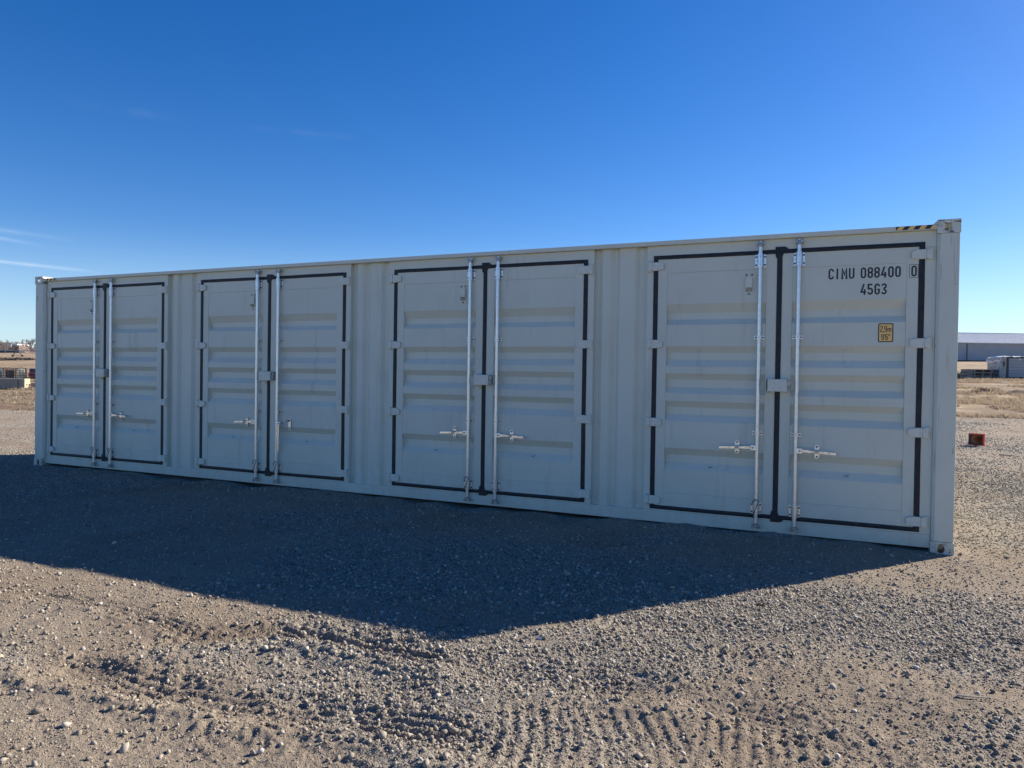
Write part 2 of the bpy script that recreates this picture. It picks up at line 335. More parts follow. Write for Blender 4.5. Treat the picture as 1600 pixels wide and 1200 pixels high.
def ground_mat():
    m = bpy.data.materials.new('dirt_and_gravel'); m.use_nodes = True; t = m.node_tree; b = t.nodes['Principled BSDF']; b.inputs['Roughness'].default_value = 0.95
    b.inputs['Specular IOR Level'].default_value = 0.15
    L = t.links.new; co = t.nodes.new('ShaderNodeTexCoord')
    def noise(s, d=5, r=0.6):
        n = t.nodes.new('ShaderNodeTexNoise'); n.inputs['Scale'].default_value = s; n.inputs['Detail'].default_value = d; n.inputs['Roughness'].default_value = r
        L(co.outputs['Object'], n.inputs['Vector']); return n.outputs[0]
    def rng(v, a, b2, lo=0, hi=1):
        n = t.nodes.new('ShaderNodeMapRange'); n.inputs[1].default_value = a; n.inputs[2].default_value = b2; n.inputs[3].default_value = lo; n.inputs[4].default_value = hi
        L(v, n.inputs[0]); return n.outputs[0]
    def mix(f, a, b2, mode='MIX'):
        n = t.nodes.new('ShaderNodeMix'); n.data_type = 'RGBA'; n.blend_type = mode
        if isinstance(f, (int, float)): n.inputs['Factor'].default_value = f
        else: L(f, n.inputs['Factor'])
        for k, v in (('A', a), ('B', b2)):
            if isinstance(v, tuple): n.inputs[k].default_value = (*v, 1)
            else: L(v, n.inputs[k])
        return n.outputs['Result']
    at = t.nodes.new('ShaderNodeAttribute'); at.attribute_name = 'gravel'
    fd = t.nodes.new('ShaderNodeAttribute'); fd.attribute_name = 'field'
    dirt = mix(rng(noise(1.3), 0.35, 0.68), (0.385, 0.315, 0.245), (0.295, 0.243, 0.19))
    dirt = mix(rng(noise(0.45), 0.5, 0.66), dirt, (0.27, 0.20, 0.145))
    dirt = mix(rng(noise(60, 4, 0.7), 0.35, 0.7), dirt, (0.26, 0.215, 0.165))
    dp_ = t.nodes.new('ShaderNodeAttribute'); dp_.attribute_name = 'damp'
    dirt = mix(rng(dp_.outputs['Fac'], 0.15, 1.0, 0, 0.6), dirt, (0.235, 0.19, 0.15))
    stone = mix(rng(noise(38, 3), 0.4, 0.6), (0.37, 0.335, 0.285), (0.24, 0.215, 0.18))
    vor = t.nodes.new('ShaderNodeTexVoronoi'); vor.inputs['Scale'].default_value = 42; L(co.outputs['Object'], vor.inputs['Vector'])
    vs = t.nodes.new('ShaderNodeSeparateColor'); L(vor.outputs['Color'], vs.inputs[0])
    stone = mix(rng(vs.outputs[0], 0.0, 1.0), stone, (0.33, 0.30, 0.26))
    vor2 = t.nodes.new('ShaderNodeTexVoronoi'); vor2.inputs['Scale'].default_value = 9; L(co.outputs['Object'], vor2.inputs['Vector'])
    yard = mix(rng(at.outputs['Fac'], 0.35, 0.8), dirt, stone)
    straw = mix(rng(noise(0.9, 6, 0.7), 0.38, 0.62), (0.50, 0.395, 0.26), (0.34, 0.26, 0.17))
    straw = mix(rng(noise(6, 5, 0.75), 0.42, 0.68), straw, (0.26, 0.185, 0.115))
    straw = mix(rng(noise(0.30, 6, 0.7), 0.46, 0.54), straw, (0.25, 0.185, 0.13))
    er = t.nodes.new('ShaderNodeAttribute'); er.attribute_name = 'earth'
    straw = mix(er.outputs['Fac'], straw, mix(rng(noise(2.2, 6, 0.7), 0.38, 0.62), (0.17, 0.115, 0.08), (0.27, 0.20, 0.14)))
    col = mix(fd.outputs['Fac'], yard, straw)
    L(col, b.inputs['Base Color'])
    # fine relief: grit and small clods
    h1 = rng(noise(75, 4, 0.7), 0.2, 0.8); dst = rng(vor.outputs['Distance'], 0.0, 0.6, 1.0, 0.0)
    ad = t.nodes.new('ShaderNodeMath'); ad.operation = 'MULTIPLY'; L(dst, ad.inputs[0]); L(at.outputs['Fac'], ad.inputs[1])
    a2 = t.nodes.new('ShaderNodeMath'); a2.operation = 'ADD'; L(h1, a2.inputs[0]); L(ad.outputs[0], a2.inputs[1])
    a3 = t.nodes.new('ShaderNodeMath'); a3.operation = 'ADD'; L(a2.outputs[0], a3.inputs[0]); L(rng(noise(14, 5, 0.7), 0.2, 0.8, 0, 1.1), a3.inputs[1])
    bp = t.nodes.new('ShaderNodeBump'); bp.inputs['Strength'].default_value = 1.0; bp.inputs['Distance'].default_value = 0.011
    L(a3.outputs[0], bp.inputs['Height']); L(bp.outputs[0], b.inputs['Normal'])
    return m
ground.data.materials.append(ground_mat())

# ---------------------------------------------------------------- loose stones (uncountable)
def make_stones(n_try=1400000, seed=5):
    rg = np.random.default_rng(seed)
    # log-uniform in distance from the viewpoint: as dense as can be told apart
    r = np.exp(rg.uniform(math.log(1.9), math.log(38), n_try)); a = rg.uniform(-0.84, 0.84, n_try); nx_ = n_try//7; a[:nx_] = np.sign(a[:nx_])*rg.uniform(0.84, 1.22, nx_); a = a+math.pi/2+YAW
    x = CAM[0]+r*np.cos(a); y = CAM[1]+r*np.sin(a)
    g = gravel(x, y)
    s0 = np.maximum(0.0018, 0.00070*r)
    size = s0*np.exp(rg.exponential(0.38, n_try)); size = np.minimum(size, 0.011+0.006*rg.random(n_try))
    p = 0.15+0.80*g**1.7
    p *= np.where(r > 14, 0.6, 1.0)
    keep = (rg.random(n_try) < p) & (yard_edge(x, y)+3.0*fbm(x, y, 0.25, 4, 201) < 0.5)
    inside = (x > -0.03) & (x < 12.23) & (y > 0.02) & (y < 2.45)
    keep &= ~inside
    # nothing pokes through the castings and sill
    nearc = (x > -0.1) & (x < 12.3) & (y > -0.06) & (y <= 0.02); keep &= ~(nearc & (size > 0.012))
    x, y, size, g = x[keep], y[keep], size[keep], g[keep]
    nkeep = len(x)
    # a few scattered big cobbles
    nb = 340; rb = np.exp(rg.uniform(math.log(2.0), math.log(12), nb)); ab = rg.uniform(-0.8, 0.8, nb)+math.pi/2+YAW
    xb = CAM[0]+rb*np.cos(ab); yb = CAM[1]+rb*np.sin(ab); ok = ~((xb > -0.2) & (xb < 12.4) & (yb > -0.2) & (yb < 2.6))
    x = np.concatenate([x, xb[ok]]); y = np.concatenate([y, yb[ok]]); size = np.concatenate([size, 0.009+0.012*rg.random(ok.sum())**2])
    T_ = rg.random(len(x))
    for pts, wd, dp in RUTS:                                  # broken soil thrown up along the ruts
        for (xa, ya), (xb_, yb_) in zip(pts[:-1], pts[1:]):
            m_ = int(math.hypot(xb_-xa, yb_-ya)*700); t = rg.random(m_); ox, oy = rg.normal(size=(2, m_))*wd*0.9
            x = np.concatenate([x, xa+(xb_-xa)*t+ox]); y = np.concatenate([y, ya+(yb_-ya)*t+oy]); size = np.concatenate([size, np.minimum(0.0024*np.exp(rg.exponential(0.42, m_)), 0.010)])
            T_ = np.concatenate([T_, rg.random(m_)*0.35])
    N = len(x); z = ground_h(x, y)
    T_ = T_ if len(T_) == N else rg.random(N)
    print('stones', N)
    t_ = (1+5**0.5)/2
    ico = np.array([(-1, t_, 0), (1, t_, 0), (-1, -t_, 0), (1, -t_, 0), (0, -1, t_), (0, 1, t_), (0, -1, -t_), (0, 1, -t_), (t_, 0, -1), (t_, 0, 1), (-t_, 0, -1), (-t_, 0, 1)])/math.hypot(1, t_)
    icf = np.array([(0, 11, 5), (0, 5, 1), (0, 1, 7), (0, 7, 10), (0, 10, 11), (1, 5, 9), (5, 11, 4), (11, 10, 2), (10, 7, 6), (7, 1, 8), (3, 9, 4), (3, 4, 2), (3, 2, 6), (3, 6, 8), (3, 8, 9), (4, 9, 5), (2, 4, 11), (6, 2, 10), (8, 6, 7), (9, 8, 1)])
    octv = np.array([(1, 0, 0), (-1, 0, 0), (0, 1, 0), (0, -1, 0), (0, 0, 1), (0, 0, -1)], float)
    ocf = np.array([(4, 0, 2), (4, 2, 1), (4, 1, 3), (4, 3, 0), (5, 2, 0), (5, 1, 2), (5, 3, 1), (5, 0, 3)])
    dist = np.hypot(x-CAM[0], y-CAM[1]); big = size/dist > 0.0026
    V = []; F = []; T = []; off = 0
    for sel, tv, tf in ((big, ico, icf), (~big, octv, ocf)):
        k = int(sel.sum())
        if not k: continue
        jit = 1+rg.uniform(-0.30, 0.30, (k, len(tv), 1))
        v = tv[None]*jit
        sc3 = np.stack([rg.uniform(0.8, 1.35, k), rg.uniform(0.7, 1.1, k), rg.uniform(0.5, 0.95, k)], -1)[:, None]
        for _ in range(3):                                    # broken faces
            nn_ = rg.normal(size=(k, 1, 3)); nn_ /= np.linalg.norm(nn_, axis=2, keepdims=True); dd_ = (v*nn_).sum(2, keepdims=True); v = v-nn_*np.maximum(dd_-rg.uniform(0.35, 0.75, (k, 1, 1)), 0)
        v = v*sc3*1.12
        q = rg.normal(size=(k, 4)); q[:, 1:3] *= 0.45; q /= np.linalg.norm(q, axis=1, keepdims=True)
        w_, a_, b_, c_ = q.T
        Rm = np.stack([1-2*(b_*b_+c_*c_), 2*(a_*b_-c_*w_), 2*(a_*c_+b_*w_), 2*(a_*b_+c_*w_), 1-2*(a_*a_+c_*c_), 2*(b_*c_-a_*w_), 2*(a_*c_-b_*w_), 2*(b_*c_+a_*w_), 1-2*(a_*a_+b_*b_)], -1).reshape(k, 3, 3)
        v = np.einsum('nij,nkj->nki', Rm, v)*size[sel][:, None, None]
        v += np.stack([x[sel], y[sel], z[sel]+size[sel]*rg.uniform(-0.05, 0.5, k)], -1)[:, None]
        f = tf[None]+(off+np.arange(k)*len(tv))[:, None, None]
        V.append(v.reshape(-1, 3)); F.append(f.reshape(-1, 3)); T.append(np.repeat(T_[sel], len(tv))); off += k*len(tv)
    V = np.concatenate(V).astype(np.float32); F = np.concatenate(F).astype(np.int32); T = np.concatenate(T).astype(np.float32)
    me = bpy.data.meshes.new('gravel_stones'); me.vertices.add(len(V)); me.vertices.foreach_set('co', V.ravel())
    me.loops.add(F.size); me.loops.foreach_set('vertex_index', F.ravel()); me.polygons.add(len(F)); me.polygons.foreach_set('loop_start', np.arange(0, F.size, 3, dtype=np.int32))
    me.update(calc_edges=True)
    at = me.attributes.new('tint', 'FLOAT', 'POINT'); at.data.foreach_set('value', T)
    o = bpy.data.objects.new('gravel_stones', me); C.objects.link(o)
    m = bpy.data.materials.new('stone'); m.use_nodes = True; t = m.node_tree; b = t.nodes['Principled BSDF']; b.inputs['Roughness'].default_value = 0.9; b.inputs['Specular IOR Level'].default_value = 0.2
    an = t.nodes.new('ShaderNodeAttribute'); an.attribute_name = 'tint'
    cr = t.nodes.new('ShaderNodeValToRGB'); e = cr.color_ramp.elements
    e[0].position = 0; e[0].color = (0.15, 0.13, 0.11, 1); e[1].position = 1; e[1].color = (0.52, 0.475, 0.405, 1)
    for p_, c in ((0.25, (0.265, 0.228, 0.182, 1)), (0.6, (0.335, 0.29, 0.235, 1)), (0.88, (0.395, 0.355, 0.295, 1))):
        q = cr.color_ramp.elements.new(p_); q.color = c
    t.links.new(an.outputs['Fac'], cr.inputs[0]); t.links.new(cr.outputs[0], b.inputs['Base Color']); me.materials.append(m)
    return o
tag(make_stones(), 'loose grey and tan gravel stones scattered over the dirt yard', 'gravel', kind='stuff')

# ================================================================ the container
CL, CW, CH = 12.192, 2.438, 2.896
DEP = 7.17247
def AX(x, y=0.0): return CAM[0]+(x-CAM[0])*(DEP+y)/DEP      # measured on the plane y=0, set back to depth y
def AZ(z, y=0.0): return CAM[2]+(z-CAM[2])*(DEP+y)/DEP
box_ = empty('shipping_container', (0, 0, 0))
tag(box_, 'long light grey shipping container with four pairs of side doors, standing on gravel', 'shipping container')

def holed_plate(mb, o, ux, uz, un, wd, ht, th, hc, hr, n=28, power=2.6):
    """plate wd x ht x th at origin o (axes ux, uz, normal un inward) with an oval hole"""
    o, ux, uz, un = map(Vector, (o, ux, uz, un)); outer = []; inner = []
    for i in range(n):
        a = 2*math.pi*(i+0.5)/n; c, s = math.cos(a), math.sin(a)
        ix = math.copysign(abs(c)**(2/power), c)*hr[0]; iz = math.copysign(abs(s)**(2/power), s)*hr[1]
        inner.append((hc[0]+ix, hc[1]+iz))
        k = min(((wd-hc[0]) if c > 0 else hc[0])/max(abs(c), 1e-6), ((ht-hc[1]) if s > 0 else hc[1])/max(abs(s), 1e-6))
        outer.append([hc[0]+c*k, hc[1]+s*k])
    for cx_, cz_ in ((0, 0), (wd, 0), (wd, ht), (0, ht)):
        j = min(range(n), key=lambda q: (outer[q][0]-cx_)**2+(outer[q][1]-cz_)**2); outer[j] = [cx_, cz_]
    vs = []
    for d in (0, th):
        for p in outer: vs.append(o+ux*p[0]+uz*p[1]+un*d)
        for p in inner: vs.append(o+ux*p[0]+uz*p[1]+un*d)
    fs = []
    for i in range(n):
        j = (i+1) % n
        fs += [(i, j, n+j, n+i), (2*n+i, 3*n+i, 3*n+j, 2*n+j), (n+i, n+j, 3*n+j, 3*n+i), (i, 2*n+i, 2*n+j, j)]
    mb.add(vs, fs)
def casting(cx, cy, cz, sx, sy, top):
    """hollow steel corner casting, outer corner at cx, cy; body runs inwards along sx, sy"""
    w_, d_, h_, t = 0.178, 0.162, 0.118, 0.012
    mb = MB(); X = Vector((sx, 0, 0)); Y = Vector((0, sy, 0)); Z = Vector((0, 0, 1)); O = Vector((cx, cy, cz))
    holed_plate(mb, O, X, Z, Y, w_, h_, t, (0.098, 0.060), (0.026, 0.0395))                                # side face
    holed_plate(mb, O+Y*(t+0.0005), Y, Z, X, d_-t-0.0005, h_, t, (0.078, 0.060), (0.030, 0.036))                  # end face
    zt = O+Z*(h_-t) if top else O
    holed_plate(mb, zt+X*(t+0.0005)+Y*(t+0.0005), X, Y, Z, w_-t-0.0005, d_-t-0.0005, t-0.001, (0.085, 0.072), (0.055, 0.030))   # top or bottom
    zc = O if top else O+Z*(h_-t)
    def bx(x0, x1, y0, y1, z0, z1):
        xs = sorted((cx+sx*x0, cx+sx*x1)); ys = sorted((cy+sy*y0, cy+sy*y1)); mb.box(*xs, *ys, z0, z1)
    bx(t+.0005, w_-t, t+.0005, d_-t, zc.z+.001, zc.z+t-.001)
    bx(w_-t, w_-.0005, t+.0005, d_-.0005, cz+t+.001 if not top else cz+.0005, cz+h_-t-.001 if top else cz+h_-.0005)
    bx(t+.0005, w_-t-.0005, d_-t, d_-.001, cz+t+.001 if not top else cz+.0005, cz+h_-t-.001 if top else cz+h_-.0005)
    return mb
for (cx, sx) in ((-0.003, 1), (CL+0.004, -1)):
    for (cy, sy) in ((-0.004, 1), (CW+0.004, -1)):
        for top in (False, True):
            casting(cx, cy, (CH+0.003-0.118) if top else -0.006, sx, sy, top).build('corner_casting', 'casting_paint', box_, 0.004)
z0, z1 = 0.113, 2.780
# posts: flat front with a folded inner edge
def post(xa, xb, ya, yb, fold):                                  # fold: +1 folded edge on the +x side
    mb = MB(); c = 0.024
    if fold > 0: p = [(xa, ya), (xb-c, ya), (xb, ya+c), (xb, yb), (xa, yb)]
    else: p = [(xa, yb), (xa, ya+c), (xa+c, ya), (xb, ya), (xb, yb)]
    n = len(p); vs = [(x, y, z0) for x, y in p]+[(x, y, z1) for x, y in p]
    return mb.add(vs, [tuple(range(n)), tuple(range(2*n-1, n-1, -1))]+[(i, (i+1) % n, (i+1) % n+n, i+n) for i in range(n)])
post(0.012, 0.215, 0.0, 0.15, 1).build('corner_post', 'post_paint', box_, 0.004)
post(12.022, CL-0.003, 0.0, 0.15, -1).build('corner_post', 'post_paint', box_, 0.004)
MB().box(0.012, 0.19, CW-0.15, CW, z0, z1).build('corner_post', 'post_paint', box_, 0.004)
MB().box(12.01, CL-0.003, CW-0.15, CW, z0, z1).build('corner_post', 'post_paint', box_, 0.004)
# rails
tr = MB(); tr.box(0.176, 12.019, 0.004, 0.064, 2.820, 2.862)
tr.prism([(11.985, 2.8625), (12.0185, 2.8625), (12.0185, 2.894)], 0.006, 0.060); tr.prism([(0.1765, 2.8625), (0.186, 2.8625), (0.1765, 2.885)], 0.006, 0.060)
tr.build('top_rail', 'paint', box_, 0.004)
MB().box(0.176, 12.019, CW-0.064, CW-0.004, 2.80, 2.862).build('top_rail', 'paint', box_, 0.004)
MB().box(0.1765, 12.0185, 0.047, 0.12, 0.042, 0.156).build('bottom_rail', 'paint', box_, 0.003)
MB().box(0.1765, 12.0185, CW-0.11, CW-0.01, 0.042, 0.156).build('bottom_rail', 'paint', box_, 0.003)
for xa, xb in ((0.005, 0.07), (CL-0.07, CL-0.005)):
    MB().box(xa, xb, 0.16, CW-0.16, 2.77, 2.893).build('end_header', 'paint', box_, 0.004)
    MB().box(xa, xb, 0.16, CW-0.16, 0.02, 0.15).build('end_sill', 'paint', box_, 0.004)
# roof, ends, back wall, floor
pr = []; x = 0.075; k = 0
while x < 12.1:
    pr += [(x, 2.850 if k % 2 else 2.836), (x+0.07, 2.850 if k % 2 else 2.836)]; x += 0.105; k += 1
MB().sweep([(a, b) for a, b in pr], 0.06, CW-0.06, 'y').build('roof', 'roof_paint', box_)
def corr(a, b, d0, d1, pitch=0.278):
    out = [(a, d0)]; x = a+0.04
    while x+pitch < b:
        out += [(x, d0), (x+0.068, d1), (x+0.14, d1), (x+0.208, d0)]; x += pitch
    return out+[(b, d0)]
MB().sweep(corr(0.19, 12.01, CW-0.012, CW-0.048), 0.15, 2.81).build('back_wall', 'paint', box_)
for xo, xi in ((0.02, 0.06), (CL-0.02, CL-0.06)):
    mb = MB(); p = corr(0.15, CW-0.15, xi, xo); n = len(p)
    mb.add([(d, y, 0.14) for y, d in p]+[(d, y, 2.78) for y, d in p], [(i, i+1, i+1+n, i+n) for i in range(n-1)]); mb.build('end_wall', 'paint', box_)
MB().box(0.08, 12.11, 0.125, CW-0.115, 0.10, 0.15).build('floor', mat('floor_boards', (0.22, 0.14, 0.08), 0.7), box_)

FY = 0.050                                                            # door and door-frame face
CEN = [1.500, 4.577, 7.658, 10.740]
HW, HG = 1.262, 1.195                                             # half widths: frame, gasket
ZG0, ZG1 = 0.172, 2.722                                             # gasket outer bottom and top
GW = 0.046
# plain corrugated wall between the doors
for a, b in ((CEN[0]+HW, CEN[1]-HW), (CEN[1]+HW, CEN[2]-HW), (CEN[2]+HW, CEN[3]-HW)):
    W = b-a; k = W/0.556
    pf = [(a, .105), (a+.045*k, .105), (a+.09*k, .070), (a+.165*k, .070), (a+.205*k, .102), (a+.235*k, .102), (a+.270*k, .070), (a+.43*k, .070), (a+.47*k, .102), (b, .102)]
    MB().sweep(pf, 0.150, 2.825).build('side_wall', 'paint', box_)

# --- parts of one door pair, built in local coordinates of the pair's centre
def hinge_mb(s):
    """hinge blade on the leaf with its knuckle on the frame, s = -1 hinged on the left"""
    mb = MB(); xg = s*HG
    p = [(xg-s*0.105, -0.024), (xg-s*0.098, -0.030), (xg-s*0.045, -0.042), (xg+s*0.008, -0.042), (xg+s*0.008, 0.042), (xg-s*0.045, 0.042), (xg-s*0.098, 0.030), (xg-s*0.105, 0.024)]
    mb.prism(p, FY-0.025, FY-0.0072)
    mb.box(*sorted((xg+s*0.0085, xg+s*0.044)), FY-0.032, FY-0.0005, -0.037, 0.037)
    mb.cyl((xg+s*0.044, FY-0.019, -0.050), (xg+s*0.044, FY-0.019, 0.050), 0.0125, 12)
    mb.box(*sorted((xg+s*0.020, xg+s*0.062)), FY-0.022, FY-0.0005, 0.0375, 0.052)
    mb.box(*sorted((xg+s*0.020, xg+s*0.062)), FY-0.022, FY-0.0005, -0.052, -0.0375)
    mb.box(*sorted((xg+s*0.0565, xg+s*0.063)), FY-0.0225, FY-0.0008, -0.037, 0.037)
    return mb
HZ = [AZ(z, FY) for z in (2.605, 1.832, 1.052, 0.275)]
RIBS = [(2.226, 2.139, 2.077, 2.021), (1.810, 1.747, 1.679, 1.610), (1.542, 1.480, 1.405, 1.343), (1.268, 1.206, 1.137, 1.069), (0.801, 0.732, 0.658, 0.589)]
BOLT = []
def bolt(leaf, x, y, z):
    if not BOLT:
        o = MB().cyl((0, 0, 0), (0, -0.0088, 0), 0.0085, 8).build('bolt', 'bolt', leaf); BOLT.append(o)
    else:
        o = BOLT[0].copy(); C.objects.link(o); o.parent = leaf
    o.location = (x, y, z)
def door_pair(c, idx):
    # fixed frame round the pair
    fr = MB(); ax, bx = c-HW, c+HW; gi = HG-GW+0.004
    if idx == 0: ax = 0.216
    if idx == 3: bx = 12.0215
    fr.box(ax, bx, FY, 0.112, ZG1-GW+0.002, 2.8195); fr.box(ax, bx, FY, 0.112, 0.1565, ZG0+GW-0.002)
    fr.box(ax, c-gi, FY+0.0002, 0.1118, ZG0+GW-0.002, ZG1-GW+0.002); fr.box(c+gi, bx, FY+0.0002, 0.1118, ZG0+GW-0.002, ZG1-GW+0.002)
    frame = fr.build('door_frame', 'paint', box_, 0.0025)
    # rubber seal: outer ring
    rg = random.Random(idx); g = MB(); y0, y1 = FY-0.0065, FY+0.01
    def strip(x0, x1, za, zb, vert, yy=0.0):
        """rubber strip with a slightly wavy edge"""
        n = 26; A = []; B = []
        for i in range(n+1):
            t = i/n; wv = 0.0016*math.sin(7*t+idx)+rg.uniform(-.0008, .0008)
            if vert: A.append((x0+wv*0.6, za+(zb-za)*t)); B.append((x1+wv, za+(zb-za)*t))
            else: A.append((x0+(x1-x0)*t, za+wv*0.6)); B.append((x0+(x1-x0)*t, zb+wv))
        for i in range(n):
            q = [A[i], A[i+1], B[i+1], B[i]]; m = ((A[i][0]+B[i][0])/2, (A[i][1]+B[i][1])/2); m2 = ((A[i+1][0]+B[i+1][0])/2, (A[i+1][1]+B[i+1][1])/2)
            vs = [(A[i][0], y0+yy+.003, A[i][1]), (A[i+1][0], y0+yy+.003, A[i+1][1]), (m2[0], y0+yy, m2[1]), (m[0], y0+yy, m[1]), (B[i+1][0], y0+yy+.003, B[i+1][1]), (B[i][0], y0+yy+.003, B[i][1]),
                  (A[i][0], y1, A[i][1]), (A[i+1][0], y1, A[i+1][1]), (B[i+1][0], y1, B[i+1][1]), (B[i][0], y1, B[i][1])]
            g.add(vs, [(0, 1, 2, 3), (3, 2, 4, 5), (0, 6, 7, 1), (5, 4, 8, 9)])
        return g
    L, Rr = c-HG, c+HG; cz = 0.0225
    strip(L, L+GW, ZG0, ZG1, True); strip(Rr-GW, Rr, ZG0, ZG1, True)
    strip(L+GW-0.004, Rr-GW+0.004, ZG1-0.040, ZG1, False, -0.0009); strip(L+GW-0.004, Rr-GW+0.004, ZG0, ZG0+0.040, False, -0.0009)
    strip(c-cz, c+cz, ZG0+0.03, ZG1-0.03, True, -0.0018)
    # overlapping flaps where the centre seal meets top and bottom
    for s, zz in ((1, ZG1), (-1, ZG0)):
        P = [(c-0.040, zz+s*0.024), (c+0.045, zz+s*0.024), (c+0.072, zz+s*0.006), (c+0.072, zz-s*0.036), (c+0.035, zz-s*0.040), (c+0.024, zz-s*0.062), (c-0.022, zz-s*0.085), (c-0.034, zz-s*0.074), (c-0.040, zz-s*0.03)]
        g.prism(P, y0-0.0055, y0+0.006)
    g.build('door_seal', 'rubber', box_)
    for s in (-1, 1):
        lo, hi = sorted((c+s*(HG-GW-0.0005), c+s*(cz+0.0005))); zl, zh = ZG0+0.0405, ZG1-0.0405
        mg = 0.092; xi0, xi1 = (lo+mg, hi-mg-0.0) ; zi0, zi1 = AZ(0.352, FY), AZ(2.537, FY)
        lf = MB()                                                    # leaf: hollow-section ring and pressed sheet
        lf.box(lo, xi0, FY, FY+0.060, zl, zh); lf.box(xi1, hi, FY, FY+0.060, zl, zh)
        lf.box(xi0, xi1, FY+0.0006, FY+0.055, zi1, zh); lf.box(xi0, xi1, FY+0.0006, FY+0.055, zl, zi0)
        prof = [(zi0+0.001, FY+0.0035)]
        for r4 in reversed(RIBS):
            a4 = [AZ(q, FY) for q in r4]
            prof += [(a4[3], FY+0.0035), (a4[2], FY+0.052), (a4[1], FY+0.052), (a4[0], FY+0.0035)]
        prof.append((zi1-0.001, FY+0.0035))
        lf.sweep(prof, xi0+0.0008, xi1-0.0008, 'x')
        # small drain tab pressed into the lowest rib
        dx = (xi0+xi1)/2+s*0.02; dh = MB().tube([(dx-0.02, FY+0.012, 0.628), (dx-0.008, FY+0.002, 0.620), (dx+0.010, FY+0.002, 0.622), (dx+0.018, FY+0.012, 0.634)], 0.0045, 6)
        leaf = lf.build('door', 'paint', box_, 0.0018); dh.build('drain_hook', 'zinc_dark', leaf)
        if (idx, s) == (3, 1): leaf['label'] = 'door leaf with black serial lettering and a yellow height sticker'
        if s == -1 and idx == 0: leaf['label'] = 'door leaf beside the far corner post'
        if (idx, s) == (1, 1): leaf['label'] = 'door leaf whose handle hangs down unlatched'
        for z in HZ:
            hb = hinge_mb(s); h = hb.build('hinge', 'hinge_paint', leaf, 0.002, loc=(c, 0, z))
        # ---- locking gear
        bx_ = c+s*0.171; by = FY-0.036; rr = 0.0185
        MB().cyl((bx_, by, 0.118), (bx_, by, 2.760), rr, 20).build('lock_rod', 'zinc', leaf, smooth=True)
        for zc, hh in ((AZ(2.62, 0), 0.062), (AZ(0.266, 0), 0.055)):
            b = MB(); W2 = 0.050
            pl = [(bx_-W2, zc-hh+.008), (bx_-W2+.008, zc-hh), (bx_-0.027, zc-hh), (bx_-0.027, zc+hh), (bx_-W2+.008, zc+hh), (bx_-W2, zc+hh-.008)]
            b.prism(pl, FY-0.012, FY-0.0008); b.prism([(2*bx_-p, q) for p, q in pl][::-1], FY-0.012, FY-0.0008)
            b.cyl((bx_, by, zc-hh*1.05), (bx_, by, zc+hh*1.05), 0.0262, 20)
            b.cyl((bx_, by, zc-hh*1.22), (bx_, by, zc-hh*1.052), 0.0225, 20); b.cyl((bx_, by, zc+hh*1.052), (bx_, by, zc+hh*1.2), 0.0225, 20)
            b.cur = 1
            for dx in (-0.031, 0.031): b.cyl((bx_+dx, FY-0.0122, zc), (bx_+dx, FY-0.014, zc), 0.004, 8)
            for dz in (-0.6, 0.6): b.cyl((bx_, by-0.0255, zc+dz*hh), (bx_, by-0.0275, zc+dz*hh), 0.0042, 8)
            b.build('rod_bearing', 'zinc', leaf, 0.0015, m2='bolt')
            for dx in (-0.039, 0.039):
                for dz in (-0.62, 0.62): bolt(leaf, bx_+dx, FY-0.0122, zc+dz*hh)
        for zc in (AZ(1.893, 0), AZ(0.983, 0)):
            b = MB(); b.box(bx_-0.046, bx_-0.020, FY-0.016, FY-0.0008, zc-0.017, zc+0.017); b.box(bx_+0.020, bx_+0.046, FY-0.016, FY-0.0008, zc-0.017, zc+0.017)
            b.cyl((bx_, by, zc-0.018), (bx_, by, zc+0.018), 0.0235, 18)
            b.cur = 1; b.cyl((bx_, by-0.0228, zc), (bx_, by-0.025, zc), 0.004, 8)
            for dx in (-0.034, 0.034): b.cyl((bx_+dx, FY-0.0162, zc), (bx_+dx, FY-0.023, zc), 0.0085, 8)
            b.build('rod_guide', 'zinc', leaf, 0.0015, m2='bolt')
        for zc, s2 in ((2.768, 1), (0.108, -1)):                      # cams and keepers
            b = MB(); b.cyl((bx_, by, zc-s2*0.018), (bx_, by, zc+s2*0.002), 0.023, 14)
            b.prism([(bx_-0.034, zc+s2*0.002), (bx_-0.040, zc+s2*0.022), (bx_-0.022, zc+s2*0.034), (bx_-0.008, zc+s2*0.016), (bx_+0.008, zc+s2*0.018), (bx_+0.020, zc+s2*0.036), (bx_+0.038, zc+s2*0.026), (bx_+0.034, zc+s2*0.002)], by-0.020, by+0.012)
            b.build('cam', 'zinc_dark', leaf, 0.002)
            q = MB(); q.box(bx_-0.044, bx_-0.012, FY-0.030, FY-0.0005, zc+s2*0.010, zc+s2*0.020); q.box(bx_+0.012, bx_+0.044, FY-0.030, FY-0.0005, zc+s2*0.010, zc+s2*0.020)
            q.cyl((bx_-0.0, FY-0.048, zc+s2*0.030), (bx_-0.0, FY-0.0005, zc+s2*0.030), 0.008, 10); q.build('cam_keeper', 'zinc', leaf, 0.0015)
        # handle
        hz = AZ(0.837, 0)+(0.0 if s > 0 else 0.008)
        hub = MB(); hub.box(*sorted((bx_+s*0.006, bx_+s*0.060)), by-0.024, by+0.012, hz-0.028, hz+0.026); hub.build('handle_hub', 'zinc', leaf, 0.004)
        MB().cyl((bx_+s*0.036, by-0.0245, hz), (bx_+s*0.036, by-0.032, hz), 0.010, 10).build('hub_pin', 'zinc_dark', leaf)
        hm = MB(); hy = by-0.020
